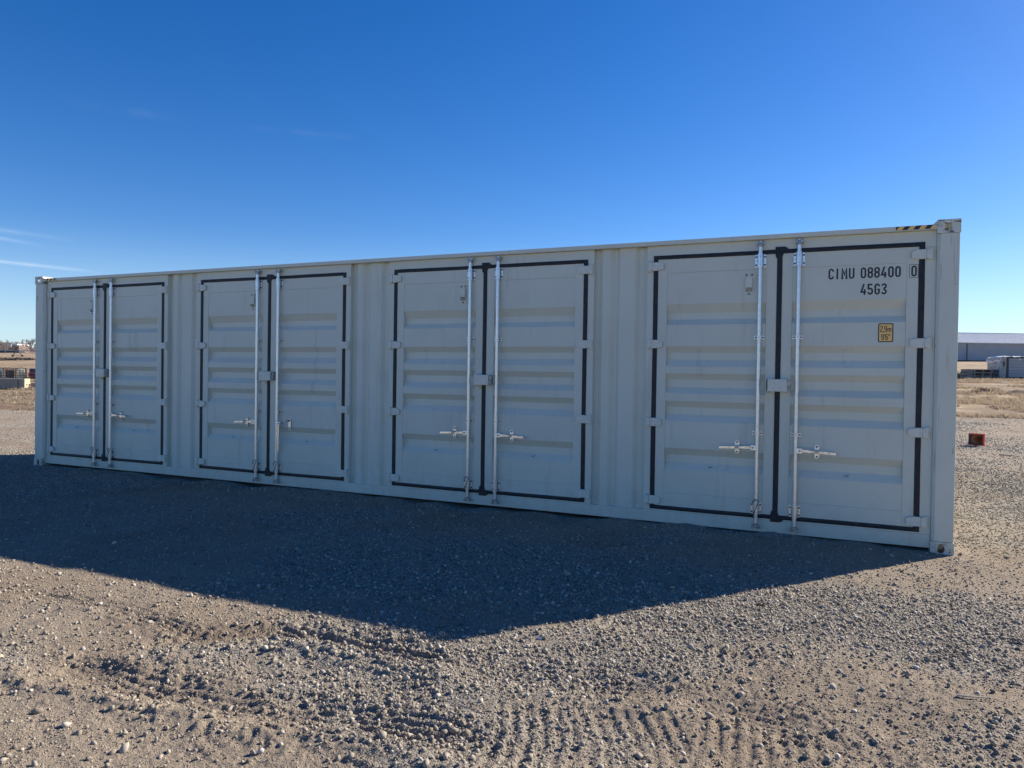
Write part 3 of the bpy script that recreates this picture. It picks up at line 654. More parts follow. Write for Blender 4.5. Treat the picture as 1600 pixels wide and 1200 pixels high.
        if (idx, s) == (1, 1):                                         # hangs straight down, out of its catch
            pts = [(0.048, -0.02), (0.052, -0.12), (0.046, -0.20), (0.050, -0.36)]
            for (x0_, z0_), (x1_, z1_) in zip(pts[:-1], pts[1:]):
                hm.prism([(bx_+x0_-0.011, hz+z0_), (bx_+x1_-0.009, hz+z1_), (bx_+x1_+0.009, hz+z1_), (bx_+x0_+0.011, hz+z0_)], hy-0.012, hy)
                hy -= 0.0
        else:
            pts = [(0.061, 0.0), (0.115, -0.002), (0.165, -0.004), (0.215, -0.006), (0.345, -0.012)]
            ys = [hy, hy, hy+0.006, hy+0.004, hy-0.004]; hs_ = [0.015, 0.013, 0.009, 0.013, 0.011]
            for i in range(4):
                (xa, za), (xb, zb) = pts[i], pts[i+1]; vs = []
                for (x_, z_, yy, h_) in ((xa, za, ys[i], hs_[i]), (xb, zb, ys[i+1], hs_[i+1])):
                    for dy, dz in ((-.007, -1), (-.007, 1), (.007, 1), (.007, -1)): vs.append((bx_+s*x_, yy+dy, hz+z_+dz*h_))
                hm.add(vs, [(0, 1, 2, 3), (4, 7, 6, 5), (0, 4, 5, 1), (1, 5, 6, 2), (2, 6, 7, 3), (3, 7, 4, 0)])
        hm.build('handle', 'handle_steel', leaf, 0.001)
        # catch for the handle
        kx = bx_+s*0.183; kz = hz-0.002; cpl = []
        for i in range(17):
            a = math.pi*i/16; cpl.append((kx+0.021*math.cos(a), kz+0.042+0.021*math.sin(a)))
        for i in range(17):
            a = math.pi+math.pi*i/16; cpl.append((kx+0.021*math.cos(a), kz-0.045+0.021*math.sin(a)))
        kp = MB(); kp.prism(cpl, FY-0.012, FY-0.0008); kp.build('handle_catch', 'zinc', leaf, 0.0015)
        kd = MB()
        for dz in (0.045, -0.048): bolt(leaf, kx, FY-0.0122, kz+dz)
        if (idx, s) == (1, 1): kd.box(kx-0.060, kx-0.014, FY-0.040, FY-0.0125, kz+0.028, kz+0.050)
        else: kd.box(kx-0.017, kx+0.017, by-0.030, FY-0.0125, kz-0.012, kz+0.014)
        kd.build('catch_latch', 'zinc_dark', leaf, 0.002)
        # wire loop at the lower bearing
        if s == -1 or idx in (0, 1):
            zz = AZ(0.266, 0); wl = [(bx_-0.036, by-0.012, zz+0.03), (bx_-0.028, by-0.024, zz+0.068), (bx_, by-0.030, zz+0.090), (bx_+0.026, by-0.026, zz+0.072), (bx_+0.006, by-0.034, zz+0.01), (bx_-0.016, by-0.034, zz-0.04), (bx_-0.020, by-0.024, zz-0.09)]
            MB().tube(wl, 0.0035, 6).build('wire_seal', 'bolt', leaf)
        if s == -1:
            # vent box with louvre
            vx, vz = c-0.273, AZ(2.397, FY); v = MB(); vy = FY+0.0035
            v.box(vx-0.041, vx+0.041, vy-0.0055, vy-0.0005, vz-0.107, vz+0.107); v.box(vx-0.031, vx+0.031, vy-0.030, vy-0.0056, vz-0.030, vz+0.068)
            v.add([(vx-0.031, vy-0.030, vz-0.0302), (vx+0.031, vy-0.030, vz-0.0302), (vx+0.031, vy-0.0056, vz-0.072), (vx-0.031, vy-0.0056, vz-0.072), (vx-0.031, vy-0.0056, vz-0.0302), (vx+0.031, vy-0.0056, vz-0.0302)],
                  [(0, 1, 2, 3), (0, 3, 4), (1, 5, 2), (0, 4, 5, 1)])
            vt = v.build('vent', 'hinge_paint', leaf, 0.002)
            gmb = MB()
            for i in range(5):
                for j in range(6): 
                    xx = vx-0.024+i*0.012; f_ = (j+0.7)/6.6; gmb.cyl((xx, vy-0.030+0.0244*f_-0.0012, vz-0.0302-0.0418*f_-0.0007), (xx, vy-0.030+0.0244*f_+0.002, vz-0.0302-0.0418*f_+0.001), 0.0034, 6)
            for dx, dz in ((-0.026, 0.090), (0.026, 0.090), (0, -0.092)): bolt(leaf, vx+dx, vy-0.0030, vz+dz)
            gmb.build('vent_grille', 'bolt', leaf)
            # lock box over the centre seal
            lb = MB(); zb = AZ(1.440, 0)
            lb.box(c-0.083, c+0.088, FY-0.085, FY-0.080, zb-0.056, zb+0.058)
            lb.box(c+0.083, c+0.088, FY-0.0798, FY-0.010, zb-0.056, zb+0.058); lb.box(c-0.083, c+0.0828, FY-0.0798, FY-0.010, zb+0.054, zb+0.058); lb.box(c-0.083, c+0.0828, FY-0.0798, FY-0.010, zb-0.056, zb-0.052)
            lb.build('lock_box', 'hinge_paint', leaf, 0.002)
            lk = MB(); lk.box(c-0.106, c-0.098, FY-0.045, FY-0.0005, zb-0.062, zb+0.066); lk.box(c-0.0978, c-0.045, FY-0.045, FY-0.0005, zb+0.0585, zb+0.066)
            lk.box(c-0.088, c-0.038, FY-0.028, FY-0.0005, zb-0.092, zb-0.076)
            lk.build('lock_box_bracket', 'hinge_paint', leaf, 0.0015); lk = MB()
            lk.tube([(c+0.089, FY-0.05, zb+0.036), (c+0.100, FY-0.05, zb+0.016), (c+0.112, FY-0.05, zb+0.014), (c+0.120, FY-0.05, zb+0.026), (c+0.120, FY-0.05, zb+0.040)], 0.0045, 6)
            lk.build('lock_box_hook', 'hinge_paint', leaf)
            MB().box(c+0.0885, c+0.112, FY-0.060, FY-0.0082, zb-0.05, zb+0.052).build('lock_box_stop', 'zinc_dark', leaf, 0.002)
        if (idx, s) == (3, 1): markings(leaf)

# ---------------------------------------------------------------- lettering
def arc(cx, cy, rx, ry, a0, a1, n=10): return [(cx+rx*math.cos(R(a0+(a1-a0)*i/n)), cy+ry*math.sin(R(a0+(a1-a0)*i/n))) for i in range(n+1)]
def glyph(ch, w, h, t):
    """centre-line strokes of a narrow stencil-like alphabet, box w x h, half thickness t: list of (points, closed)"""
    l, r, b, tp = t, w-t, t, h-t; cx = w/2; rx = (r-l)/2; ry = rx*1.15
    loop = lambda y0, y1, rr=None: arc(cx, y1-(rr or ry), rx, rr or ry, 0, 180)+arc(cx, y0+(rr or ry), rx, rr or ry, 180, 360)
    m = h*0.52
    if ch == '0': return [(loop(b, tp), True)]
    if ch == '8': return [(loop(m, tp, rx*0.95), True), (loop(b, m, rx*1.0), True)]
    if ch == 'C': return [([(r, tp-ry*1.15)]+arc(cx, tp-ry, rx, ry, 0, 180)+arc(cx, b+ry, rx, ry, 180, 360)+[(r, b+ry*1.15)], False)]
    if ch == 'G': return [([(r, tp-ry*1.1)]+arc(cx, tp-ry, rx, ry, 0, 180)+arc(cx, b+ry, rx, ry, 180, 360)+[(r, m-t), (cx-t*0.2, m-t)], False)]
    if ch == 'I': return [([(cx, 0), (cx, h)], False)]
    if ch == 'M': return [([(l, 0), (l, h-t*0.8), (cx, h*0.40), (r, h-t*0.8), (r, 0)], False)]
    if ch == 'U': return [([(l, h)]+arc(cx, b+ry, rx, ry, 180, 360)+[(r, h)], False)]
    if ch == '4': return [([(w*0.60, h), (l*0.8, h*0.26), (w, h*0.26)], False), ([(w*0.72, 0), (w*0.72, h*0.52)], False)]
    if ch == '5': return [([(r, tp), (l, tp), (l, m+h*0.02)]+arc(cx, h*0.56-ry, rx, ry, 120, 0)+arc(cx, b+ry, rx, ry, 0, -180, 12), False)]
    if ch == '3': return [(arc(cx, tp-ry*0.95, rx, ry*0.95, 170, -65)+[(cx-t*0.4, m)], False), ([(cx-t*0.4, m)]+arc(cx, b+ry*1.0, rx, ry*1.0, 65, -170), False)]
    if ch == '6': return [(arc(cx, tp-ry, rx, ry, 20, 180)+arc(cx, b+ry, rx, ry, 180, 360)+arc(cx, h*0.58-ry, rx, ry, 0, 170), False)]
    if ch == '9': return [([(w-p, h-q) for p, q in arc(cx, tp-ry, rx, ry, 20, 180)+arc(cx, b+ry, rx, ry, 180, 360)+arc(cx, h*0.58-ry, rx, ry, 0, 170)], False)]
    if ch == '2': return [(arc(cx, tp-ry, rx, ry, 170, -30)+[(l, b), (w, b)], False)]
    if ch == ',': return [([(w*0.55, t*1.6), (w*0.35, -h*0.14)], False)]
    if ch == 'm': return [([(l, 0), (l, h*0.62)], False), (arc(w*0.29, h*0.62-w*0.18-t, w*0.24-t*0.4, w*0.18, 180, 0)+[(w*0.53-t*0.4, 0)], False), (arc(w*0.76, h*0.62-w*0.18-t, w*0.24-t, w*0.18, 180, 0)+[(w-t, 0)], False)]
    if ch == "'": return [([(cx, h), (cx, h*0.72)], False)]
    if ch == '"': return [([(cx-t*1.5, h), (cx-t*1.5, h*0.72)], False), ([(cx+t*1.5, h), (cx+t*1.5, h*0.72)], False)]
    return []
def ribbon(mb, pts, closed, t, ox, oz, y):
    P = [Vector((p[0], p[1])) for p in pts]; Q = [P[0]]
    for p in P[1:]:
        if (p-Q[-1]).length > 1e-5: Q.append(p)
    if closed and (Q[0]-Q[-1]).length < 1e-5: Q.pop()
    n = len(Q); Lf = []; Rt = []
    for i in range(n):
        a = Q[i-1] if (i > 0 or closed) else None; b = Q[(i+1) % n] if (i < n-1 or closed) else None
        d1 = (Q[i]-a).normalized() if a is not None else None; d2 = (b-Q[i]).normalized() if b is not None else None
        if d1 is None: d1 = d2
        if d2 is None: d2 = d1
        n1 = Vector((-d1.y, d1.x)); n2 = Vector((-d2.y, d2.x)); mm = (n1+n2)
        if mm.length < 1e-4: mm = n1
        mm.normalize(); k = t/max(mm.dot(n1), 0.55)
        Lf.append(Q[i]+mm*k); Rt.append(Q[i]-mm*k)
    vs = [(ox+p.x, y, oz+p.y) for p in Lf]+[(ox+p.x, y, oz+p.y) for p in Rt]
    mb.add(vs, [(i, (i+1) % n, n+(i+1) % n, n+i) for i in range(n if closed else n-1)])
def write(mb, chars, xs, z, w, h, t, y):
    for ch, x in zip(chars, xs):
        ww = w*0.42 if ch in "I" else w*1.35 if ch == 'm' else w*1.06 if ch == 'M' else (w*0.35 if ch in ",'" else w)
        for j, (pts, cl) in enumerate(glyph(ch, ww, h, t)): ribbon(mb, pts, cl, t*(1.25 if ch == 'M' else 1), x, z, y-0.0003*j)
def markings(leaf):
    ys = FY+0.0035-0.0012; yf = FY-0.0012; A = lambda x: AX(x, FY)
    mb = MB()
    write(mb, 'CIMU', [A(q) for q in (11.162, 11.226, 11.270, 11.331)], AZ(2.415, FY), 0.046, 0.099, 0.0070, ys)
    write(mb, '088400', [A(q) for q in (11.427, 11.482, 11.536, 11.590, 11.646, 11.701)], AZ(2.416, FY), 0.045, 0.098, 0.0070, ys)
    mb.build('serial_number', 'ink', leaf)
    mb = MB(); write(mb, '45G3', [A(q) for q in (11.429, 11.485, 11.540, 11.594)], AZ(2.267, FY), 0.045, 0.099, 0.0070, ys); mb.build('type_code', 'ink', leaf)
    mb = MB(); write(mb, '0', [A(11.826)], AZ(2.416, FY), 0.043, 0.096, 0.0068, yf)
    x0, x1, za, zb = A(11.812), A(11.8795), AZ(2.408, FY), AZ(2.5205, FY)
    ribbon(mb, [(0, 0), (x1-x0, 0), (x1-x0, zb-za), (0, zb-za)], True, 0.0017, x0, za, yf)
    mb.build('check_digit', 'ink', leaf)
    # height sticker
    def rrect(x0, x1, z0_, z1_, r): return [(cx+r*math.cos(R(a)), cz+r*math.sin(R(a))) for cx, cz, s in ((x1-r, z1_-r, 0), (x0+r, z1_-r, 90), (x0+r, z0_+r, 180), (x1-r, z0_+r, 270)) for a in (s, s+30, s+60, s+90)]
    x0, x1, za, zb = A(11.577), A(11.697), AZ(1.843, FY), AZ(2.010, FY)
    MB().prism(rrect(x0, x1, za, zb, 0.012), ys-0.0004, ys+0.001).build('height_sticker', 'black_vinyl', leaf)
    MB().prism(rrect(x0+0.0085, x1-0.0085, za+0.0085, zb-0.0085, 0.006), ys-0.0012, ys-0.0006).build('sticker_field', 'yellow', leaf)
    mb = MB(); yy = ys-0.0020
    write(mb, '2,9m', [x0+0.014, x0+0.0385, x0+0.047, x0+0.0745], zb-0.077, 0.0225, 0.054, 0.0030, yy)
    write(mb, "9'6", [x0+0.024, x0+0.050, x0+0.058], za+0.018, 0.0225, 0.054, 0.0030, yy); write(mb, '"', [x0+0.080], za+0.018, 0.018, 0.054, 0.0026, yy)
    mb.build('sticker_lettering', 'ink', leaf)
for i, c in enumerate(CEN): door_pair(c, i)
# hazard stripes at both ends of the top rail
def hazard(xa, xb, za, zb):
    y = 0.0025; n = 3.5; bl = MB(); ye = MB(); bl.prism([(xa, za), (xb, za), (xb, zb), (xa, zb)], y-0.0002, y+0.001); p = (xb-xa)/n; sl = 0.034
    for i in range(4):
        a = xa+0.003+i*p*1.0 if i else xa+0.003
        q = [(a, za+0.0006), (a+p*0.5, za+0.0006), (a+p*0.5+sl*0.75, zb-0.0006), (a+sl*0.75, zb-0.0006)]
        q = [(min(max(x, xa+.0005), xb-.0005), z) for x, z in q]
        if q[1][0]-q[0][0] > 0.02: ye.prism(q, y-0.0010, y-0.0004)
    bl.build('hazard_tape', 'black_vinyl', box_); ye.build('hazard_stripes', 'yellow', box_)
hazard(11.700, 12.002, 2.8265, 2.8595); hazard(0.200, 0.492, 2.8265, 2.8595)

# ================================================================ things lying about and standing far off
def place(name, u, v, rz=YAW):
    """an Empty on the ground where the photograph shows it; returns it with metres per photograph pixel there"""
    p = land(u, v); o = empty(name, (p.x, p.y, p.z), rz); dep = (p-Vector(CAM)).dot(_f); return o, dep/F_PX
M['orange'] = mat('orange_plastic', (0.88, 0.075, 0.03), 0.45, noise=(14, (0.75, 0.08, 0.05), 0.45, 0.75))
M['cone_under'] = mat('dark_rubber_underside', (0.028, 0.028, 0.032), 0.7, noise=(20, (0.06, 0.055, 0.05), 0.5, 0.8))
M['cone_in'] = mat('cone_inside', (0.62, 0.33, 0.18), 0.6)
M['wood_pale'] = mat('pale_wood', (0.62, 0.52, 0.38), 0.8, noise=(30, (0.45, 0.36, 0.25), 0.45, 0.7, (1, 8, 8)))
M['wood_grey'] = mat('weathered_wood', (0.30, 0.27, 0.24), 0.85, noise=(6, (0.17, 0.15, 0.13), 0.4, 0.65, (0.5, 4, 4)))
M['wood_dark'] = mat('dark_wood', (0.12, 0.105, 0.10), 0.85, noise=(6, (0.06, 0.055, 0.05), 0.4, 0.65))  # darker wood tone for the narrow pallet stack
M['shed_wall'] = mat('blue_grey_cladding', (0.42, 0.455, 0.49), 0.55, noise=(0.4, (0.36, 0.395, 0.43), 0.4, 0.7))
M['shed_roof'] = mat('bare_metal_roof', (0.66, 0.68, 0.70), 0.5, 0.1, noise=(0.8, (0.56, 0.58, 0.62), 0.4, 0.7))
M['dark_trim'] = mat('dark_trim', (0.06, 0.065, 0.075), 0.6)
M['trailer_side'] = mat('grey_panel', (0.40, 0.42, 0.45), 0.5, noise=(3, (0.33, 0.35, 0.38), 0.4, 0.7, (0.4, 1, 3)))
M['trailer_end'] = mat('pale_board', (0.55, 0.52, 0.46), 0.7, noise=(5, (0.30, 0.28, 0.25), 0.45, 0.65))
M['tarp'] = mat('white_tarpaulin', (0.82, 0.84, 0.86), 0.6, noise=(5, (0.7, 0.72, 0.76), 0.4, 0.7), bump=(4, 0.6, 0.05))
M['steel_bin'] = mat('grey_steel_bin', (0.42, 0.36, 0.29), 0.7, noise=(1.5, (0.30, 0.26, 0.21), 0.4, 0.7))
M['slot'] = mat('dark_slot', (0.10, 0.09, 0.085), 0.8)
M['cream'] = mat('cream_board', (0.80, 0.70, 0.45), 0.6, noise=(6, (0.72, 0.62, 0.40), 0.4, 0.7))
M['navy'] = mat('navy_paint', (0.035, 0.05, 0.085), 0.4)
M['red'] = mat('faded_red_paint', (0.55, 0.10, 0.11), 0.5)
M['tote_white'] = mat('white_plastic_tank', (0.78, 0.78, 0.74), 0.5)
M['tote_blue'] = mat('bluish_plastic_tank', (0.55, 0.65, 0.72), 0.5)
M['tote_rust'] = mat('brown_stained_tank', (0.24, 0.17, 0.14), 0.7, noise=(3, (0.36, 0.22, 0.15), 0.4, 0.7))
M['cage'] = mat('dark_cage_steel', (0.16, 0.15, 0.15), 0.5, 0.4)
M['galv'] = mat('dull_galvanised', (0.30, 0.32, 0.34), 0.5, 0.5)
M['tyre'] = mat('tyre_rubber', (0.03, 0.03, 0.03), 0.8)
M['bark'] = mat('bare_bark', (0.15, 0.125, 0.11), 0.9)
M['twig'] = mat('bare_twigs', (0.23, 0.195, 0.175), 0.9, noise=(0.4, (0.32, 0.27, 0.24), 0.4, 0.7))
M['brush'] = mat('dry_brush', (0.25, 0.215, 0.20), 0.9, noise=(0.15, (0.17, 0.15, 0.15), 0.4, 0.7))
M['house_wall'] = mat('pinkish_render', (0.25, 0.19, 0.165), 0.8)
M['straw'] = mat('dry_grass_blades', (0.42, 0.35, 0.25), 0.9, noise=(0.7, (0.24, 0.19, 0.14), 0.4, 0.65))

# traffic cone on its side, its open base turned to the yard
def translucent(m, col, f):
    t = m.node_tree; b = t.nodes['Principled BSDF']; tr = t.nodes.new('ShaderNodeBsdfTranslucent'); tr.inputs[0].default_value = (*col, 1); mx = t.nodes.new('ShaderNodeMixShader'); mx.inputs[0].default_value = f
    t.links.new(b.outputs[0], mx.inputs[1]); t.links.new(tr.outputs[0], mx.inputs[2]); t.links.new(mx.outputs[0], t.nodes['Material Output'].inputs[0])
translucent(M['straw'], (0.42, 0.33, 0.23), 0.40); translucent(M['tote_white'], (0.85, 0.85, 0.78), 0.6); translucent(M['tote_blue'], (0.65, 0.75, 0.80), 0.6); translucent(M['twig'], (0.30, 0.25, 0.22), 0.3); translucent(M['brush'], (0.30, 0.25, 0.23), 0.4)
cone, k = place('traffic_cone', 1525, 696.5, YAW-R(46)); W = 21.5*k
tag(cone, 'orange traffic cone lying on its side beyond the container, black underside showing', 'traffic cone')
hw = W/2; tilt = R(4); ct, st = math.cos(tilt), math.sin(tilt)
def ctf(x, y, z): return (x, y*ct+(z-0)*st*1.0+0.0, z*ct-y*st+hw*0.0+0.02)
def cmb(mb, name, m, par=cone, bevel=0):
    mb.v = [ctf(*p) for p in mb.v]; return mb.build(name, m, par, bevel)
b = MB(); rr0 = W*0.335; nn = 32
holed_plate(b, (-hw*0.99, 0, W*0.003), (1, 0, 0), (0, 0, 1), (0, 1, 0), W*0.91, W*0.765, 0.012, (hw*0.99, W*0.417), (rr0, rr0), nn, 2.0); cmb(b, 'base_underside', 'cone_under')
b = MB(); holed_plate(b, (-hw-0.004, 0.0125, -0.004), (1, 0, 0), (0, 0, 1), (0, 1, 0), W+0.008, W*0.84+0.008, 0.045, (hw+0.004, W*0.42+0.004), (rr0*1.002, rr0*1.002), nn, 2.0); cmb(b, 'base', 'orange', bevel=0.004)
b = MB(); L = W*1.55
b.cyl((0, 0.0130, W*0.42), (0, L, W*0.42), rr0, nn, r2=0.028, caps=False); b.cyl((0, L-0.001, W*0.42), (0, L+0.012, W*0.42), 0.028, nn, r2=0.02); cmb(b, 'cone_body', 'orange')
b = MB(); b.cyl((0, 0.001, W*0.42), (0, L-0.01, W*0.42), rr0-0.006, nn, r2=0.022, caps=False); cmb(b, 'cone_lining', 'cone_in')
# bits of wood on the ground
def stick(label, p, q, r, pts=4):
    a, c = land(*p), land(*q); rg = random.Random(int(p[0])); P = []
    for i in range(pts+1):
        t = i/pts; x = a.x+(c.x-a.x)*t+rg.uniform(-1, 1)*r*0.8; y = a.y+(c.y-a.y)*t+rg.uniform(-1, 1)*r*0.8; P.append((x-a.x, y-a.y, max(gh(x, y)-a.z, 0)+r*1.1))
    mb = MB()
    for i in range(pts): mb.cyl(P[i], P[i+1], r*(1-0.12*i), 7, r2=r*(1-0.12*(i+1)), caps=True)
    o = mb.build('wood_stick', 'wood_pale', loc=a); tag(o, label, 'stick', 'pale sticks lying on the gravel'); return o
stick('pale straight stick on the gravel just beyond the orange cone', (1562, 711), (1593, 714), 0.016)
stick('pale splinter of wood on gravel near the container\'s right front corner', (1497, 1090), (1545, 1094), 0.006)
stick('thin yellow straw lying on the foreground gravel', (528, 1146), (546, 1134), 0.0018)

def scrap(name, label, cat, u, v, r, m, seed):
    p = land(u, v); rg = random.Random(seed); mb = MB(); n = 6; V = []
    for i in range(n+1):
        for j in range(n+1): V.append(((i/n-.5)*2*r+rg.uniform(-.1, .1)*r, (j/n-.5)*1.3*r+rg.uniform(-.1, .1)*r, r*0.35+r*0.5*math.sin(i*1.9+seed)*math.cos(j*1.6)+rg.uniform(0, .25)*r))
    mb.add(V, [(i*(n+1)+j, (i+1)*(n+1)+j, (i+1)*(n+1)+j+1, i*(n+1)+j+1) for i in range(n) for j in range(n) if (i, j) not in ((0, 0), (n-1, 0), (0, n-1), (n-1, n-1))])
    o = mb.build(name, m, loc=p); sl_ = o.modifiers.new('t', 'SOLIDIFY'); sl_.thickness = 0.001; tag(o, label, cat)
M['dry_leaf'] = mat('dry_leaf', (0.13, 0.06, 0.03), 0.8); M['blue_scrap'] = mat('blue_scrap', (0.35, 0.45, 0.62), 0.5)
scrap('dried_leaf', 'crumpled dark brown leaf on the pale gravel just outside the shadow edge', 'leaf', 1188, 943, 0.026, 'dry_leaf', 2)
scrap('plastic_scrap', 'tiny bluish plastic scrap on gravel near the tip of the shadow', 'litter', 842, 996, 0.013, 'blue_scrap', 4)

# long metal building
p = land(1550, 565); sh = empty('metal_building', (p.x, p.y, p.z), YAW-R(0.2)); k = (p-Vector(CAM)).dot(_f)/F_PX
tag(sh, 'long low blue grey metal building with pale metal roof, far beyond the container', 'building')
xl, xr, hz, hr, dp = -95*k, 260*k, 29*k, 40*k, 11.0
n = int((xr-xl)/0.3); pf = []
for i in range(n): pf += [(xl+i*(xr-xl)/n, 0.0), (xl+(i+0.55)*(xr-xl)/n, 0.0), (xl+(i+0.7)*(xr-xl)/n, 0.035), (xl+(i+0.85)*(xr-xl)/n, 0.035)]
pf.append((xr, 0.0)); mb = MB(); mb.sweep(pf, -0.5, hz); mb.box(xl, xr, 0.05, 2*dp, -0.5, hz-0.05)
mb.add([(xl, 0.05, hz-.05), (xl, 2*dp, hz-.05), (xl, dp, hz+hr*0.42), (xr, 0.05, hz-.05), (xr, 2*dp, hz-.05), (xr, dp, hz+hr*0.42)], [(0, 2, 1), (3, 4, 5)]); mb.build('wall', 'shed_wall', sh)
rise = 17.5*k+0.35; mb = MB(); nr = int((xr-xl)/0.45); pr = []
for i in range(nr): a = xl-0.4+i*(xr-xl+0.8)/nr; q = (xr-xl+0.8)/nr; pr += [(a, 0), (a+q*0.7, 0), (a+q*0.78, 0.06), (a+q*0.92, 0.06)]
pr.append((xr+0.4, 0)); m_ = len(pr)
mb.add([(x, -0.45, hz+z) for x, z in pr]+[(x, dp, hz+rise+z) for x, z in pr], [(i, i+1, i+1+m_, i+m_) for i in range(m_-1)])
mb.add([(x, 2*dp+0.45, hz+z) for x, z in pr]+[(x, dp+0.002, hz+rise+z) for x, z in pr], [(i, i+1, i+1+m_, i+m_) for i in range(m_-1)]); mb.build('roof', 'shed_roof', sh)
MB().box(xl-0.4, xr+0.4, -0.60, -0.46, hz-0.16, hz+0.02).build('gutter', 'shed_roof', sh)
MB().box(-40*k, -39.0*k, -0.12, -0.01, 0.0, hz-0.2).build('downpipe', 'dark_trim', sh)
MB().box(xl, xr, -0.06, -0.005, -0.4, 1.6*k).build('base_trim', 'dark_trim', sh)
MB().box(xl, xr, dp-0.25, dp+0.25, hz+rise+0.03, hz+rise+0.10).build('ridge_cap', 'shed_roof', sh)

# box trailer with a white tarpaulin
tr_, k = place('box_trailer', 1573, 590.5, YAW-R(8)); tag(tr_, 'small grey box trailer with white tarpaulin on top, parked by the stacked pallets', 'trailer')
L, H = 62*k, 34*k
MB().box(0, L, 0, 2.0, 0.12, H).build('body', 'trailer_side', tr_, 0.02)
mb = MB()
for i in range(1, 6): mb.box(0.06, L-0.06, -0.012, -0.002, 0.15+i*(H-0.2)/6, 0.165+i*(H-0.2)/6)
mb.build('panel_seam', 'dark_trim', tr_)
MB().box(-0.03, 0.10, -0.05, 0.10, 0.02, H+0.01).build('corner_post', 'dark_trim', tr_); MB().box(0.1005, L, -0.04, -0.013, H-0.10, H+0.005).build('top_rail', 'dark_trim', tr_)
MB().box(0.1005, L, -0.04, -0.013, 0.0, 0.16).build('bottom_rail', 'dark_trim', tr_)
MB().box(-0.56, -0.031, 0.0, 1.9, 0.04, H-0.03).build('end_panel', 'trailer_end', tr_, 0.02)
MB().box(-0.30, -0.18, -0.02, -0.001, H-0.75, H-0.35).build('window', 'dark_trim', tr_); MB().box(0.85, 1.0, -0.03, -0.001, H-0.24, H-0.12).build('lamp', 'tarp', tr_)
for x_ in (1.0, 2.2): MB().cyl((x_, 0.02, 0.12), (x_, 0.22, 0.12), 0.2, 18).build('wheel', 'tyre', tr_)
# sagging tarpaulin
mb = MB(); nx, ny = 26, 8; rg = random.Random(3); V = []
for i in range(nx+1):
    for j in range(ny+1):
        x = -0.62+(L+0.62)*i/nx; y = -0.12+2.2*j/ny; z = H+0.05+0.03*rg.random()+0.03*math.sin(i*1.3+j)
        if i == 0: z -= 0.42+0.1*rg.random()
        if i == 1: z -= 0.10
        if j == 0: z -= 0.05*rg.random()
        V.append((x, y, z))
mb.add(V, [(i*(ny+1)+j, (i+1)*(ny+1)+j, (i+1)*(ny+1)+j+1, i*(ny+1)+j+1) for i in range(nx) for j in range(ny)])
tp = mb.build('tarpaulin', 'tarp', tr_, smooth=True); so_ = tp.modifiers.new('t', 'SOLIDIFY'); so_.thickness = 0.03
MB().cyl((-0.64, -0.1, H-0.42), (-0.80, -0.1, 0.75), 0.02, 6).build('tie_rope', 'tarp', tr_)

# pallets, stacked
def pallet(w_, d_, h_, m):
    o = empty('wooden_pallet'); n_ = max(3, int(w_/0.45)); b = MB()
    for j in range(6): b.box(0, w_, j*d_/6, j*d_/6+d_/7.5, h_*0.80, h_)
    b.build('deck', m, o); b = MB()
    for j in range(3): b.box(0, w_, j*d_*0.46, j*d_*0.46+0.09, 0.0, h_*0.16)
    b.build('base_board', m, o)
    for i in range(n_):
        x = i*(w_-0.12)/(n_-1); MB().box(x, x+0.12, 0.001, d_*0.98, h_*0.161, h_*0.799).build('block', m, o)
    MB().box(0, w_, 0.0, 0.05, h_*0.42, h_*0.799-0.001).build('front_board', m, o) if False else None
    return o
pp, k = place('x', 1521, 590.5); org = pp.matrix_world.copy(); base = Vector(pp.location); bpy.data.objects.remove(pp)
ex = Vector((math.cos(YAW), math.sin(YAW), 0)); hp = 5.2*k
pos = ['lowest', 'middle', 'highest']; src = pallet(29*k, 1.2, hp, 'wood_grey'); src2 = pallet(8.6*k, 1.1, hp*0.97, 'wood_dark'); src3 = pallet(8.2*k, 1.0, hp, 'wood_grey')
for s_, off, word in ((src, 0, 'weathered wooden pallet, {} of the widest stack beside the box trailer'), (src2, 29.6*k, 'dark wooden pallet, {} of the narrow stack touching the box trailer'), (src3, -9.2*k, 'short grey wooden pallet, {} of the stack next to the low crate')):
    for i in range(3 if s_ is not src3 else 3):
        o = s_ if i == 0 else copy_tree(s_)
        q = base+ex*(off+0.02*i)+Vector((0, 0, i*(hp+0.004)-0.03)); o.location = q; o.rotation_euler = (0, 0, YAW+R((0, 1.5, -1)[i]))
        tag(o, word.format(pos[i]), 'pallet', 'wooden pallets stacked by the box trailer')
cr, k = place('low_crate', 1500, 589.5); tag(cr, 'low grey crate with a pale lid and dark opening, left of the stacked pallets', 'crate')
MB().box(-12*k, 15*k, 0, 1.0, 0, 7.0*k).build('body', 'wood_grey', cr, 0.01); MB().box(-12.4*k, 15.6*k, -0.04, 1.04, 7.02*k, 7.9*k).build('lid', 'wood_pale', cr, 0.01)
MB().box(6.5*k, 14*k, -0.012, -0.001, 2.6*k, 6.4*k).build('opening', 'slot', cr); MB().box(15.02*k, 15.5*k, -0.03, 0.05, 0, 7.0*k).build('corner_board', 'wood_pale', cr)
pk, k = place('marker_post', 1556, 577.5); MB().cyl((0, 0, 0), (0, 0, 3.4*k), 0.06, 8, r2=0.045).build('post', 'cream', pk); tag(pk, 'short pale post in the dry grass behind the pallets', 'post')
MB().cyl((0, 0, 3.41*k), (0, 0, 3.9*k), 0.062, 8, r2=0.03).build('cap', 'tarp', pk)

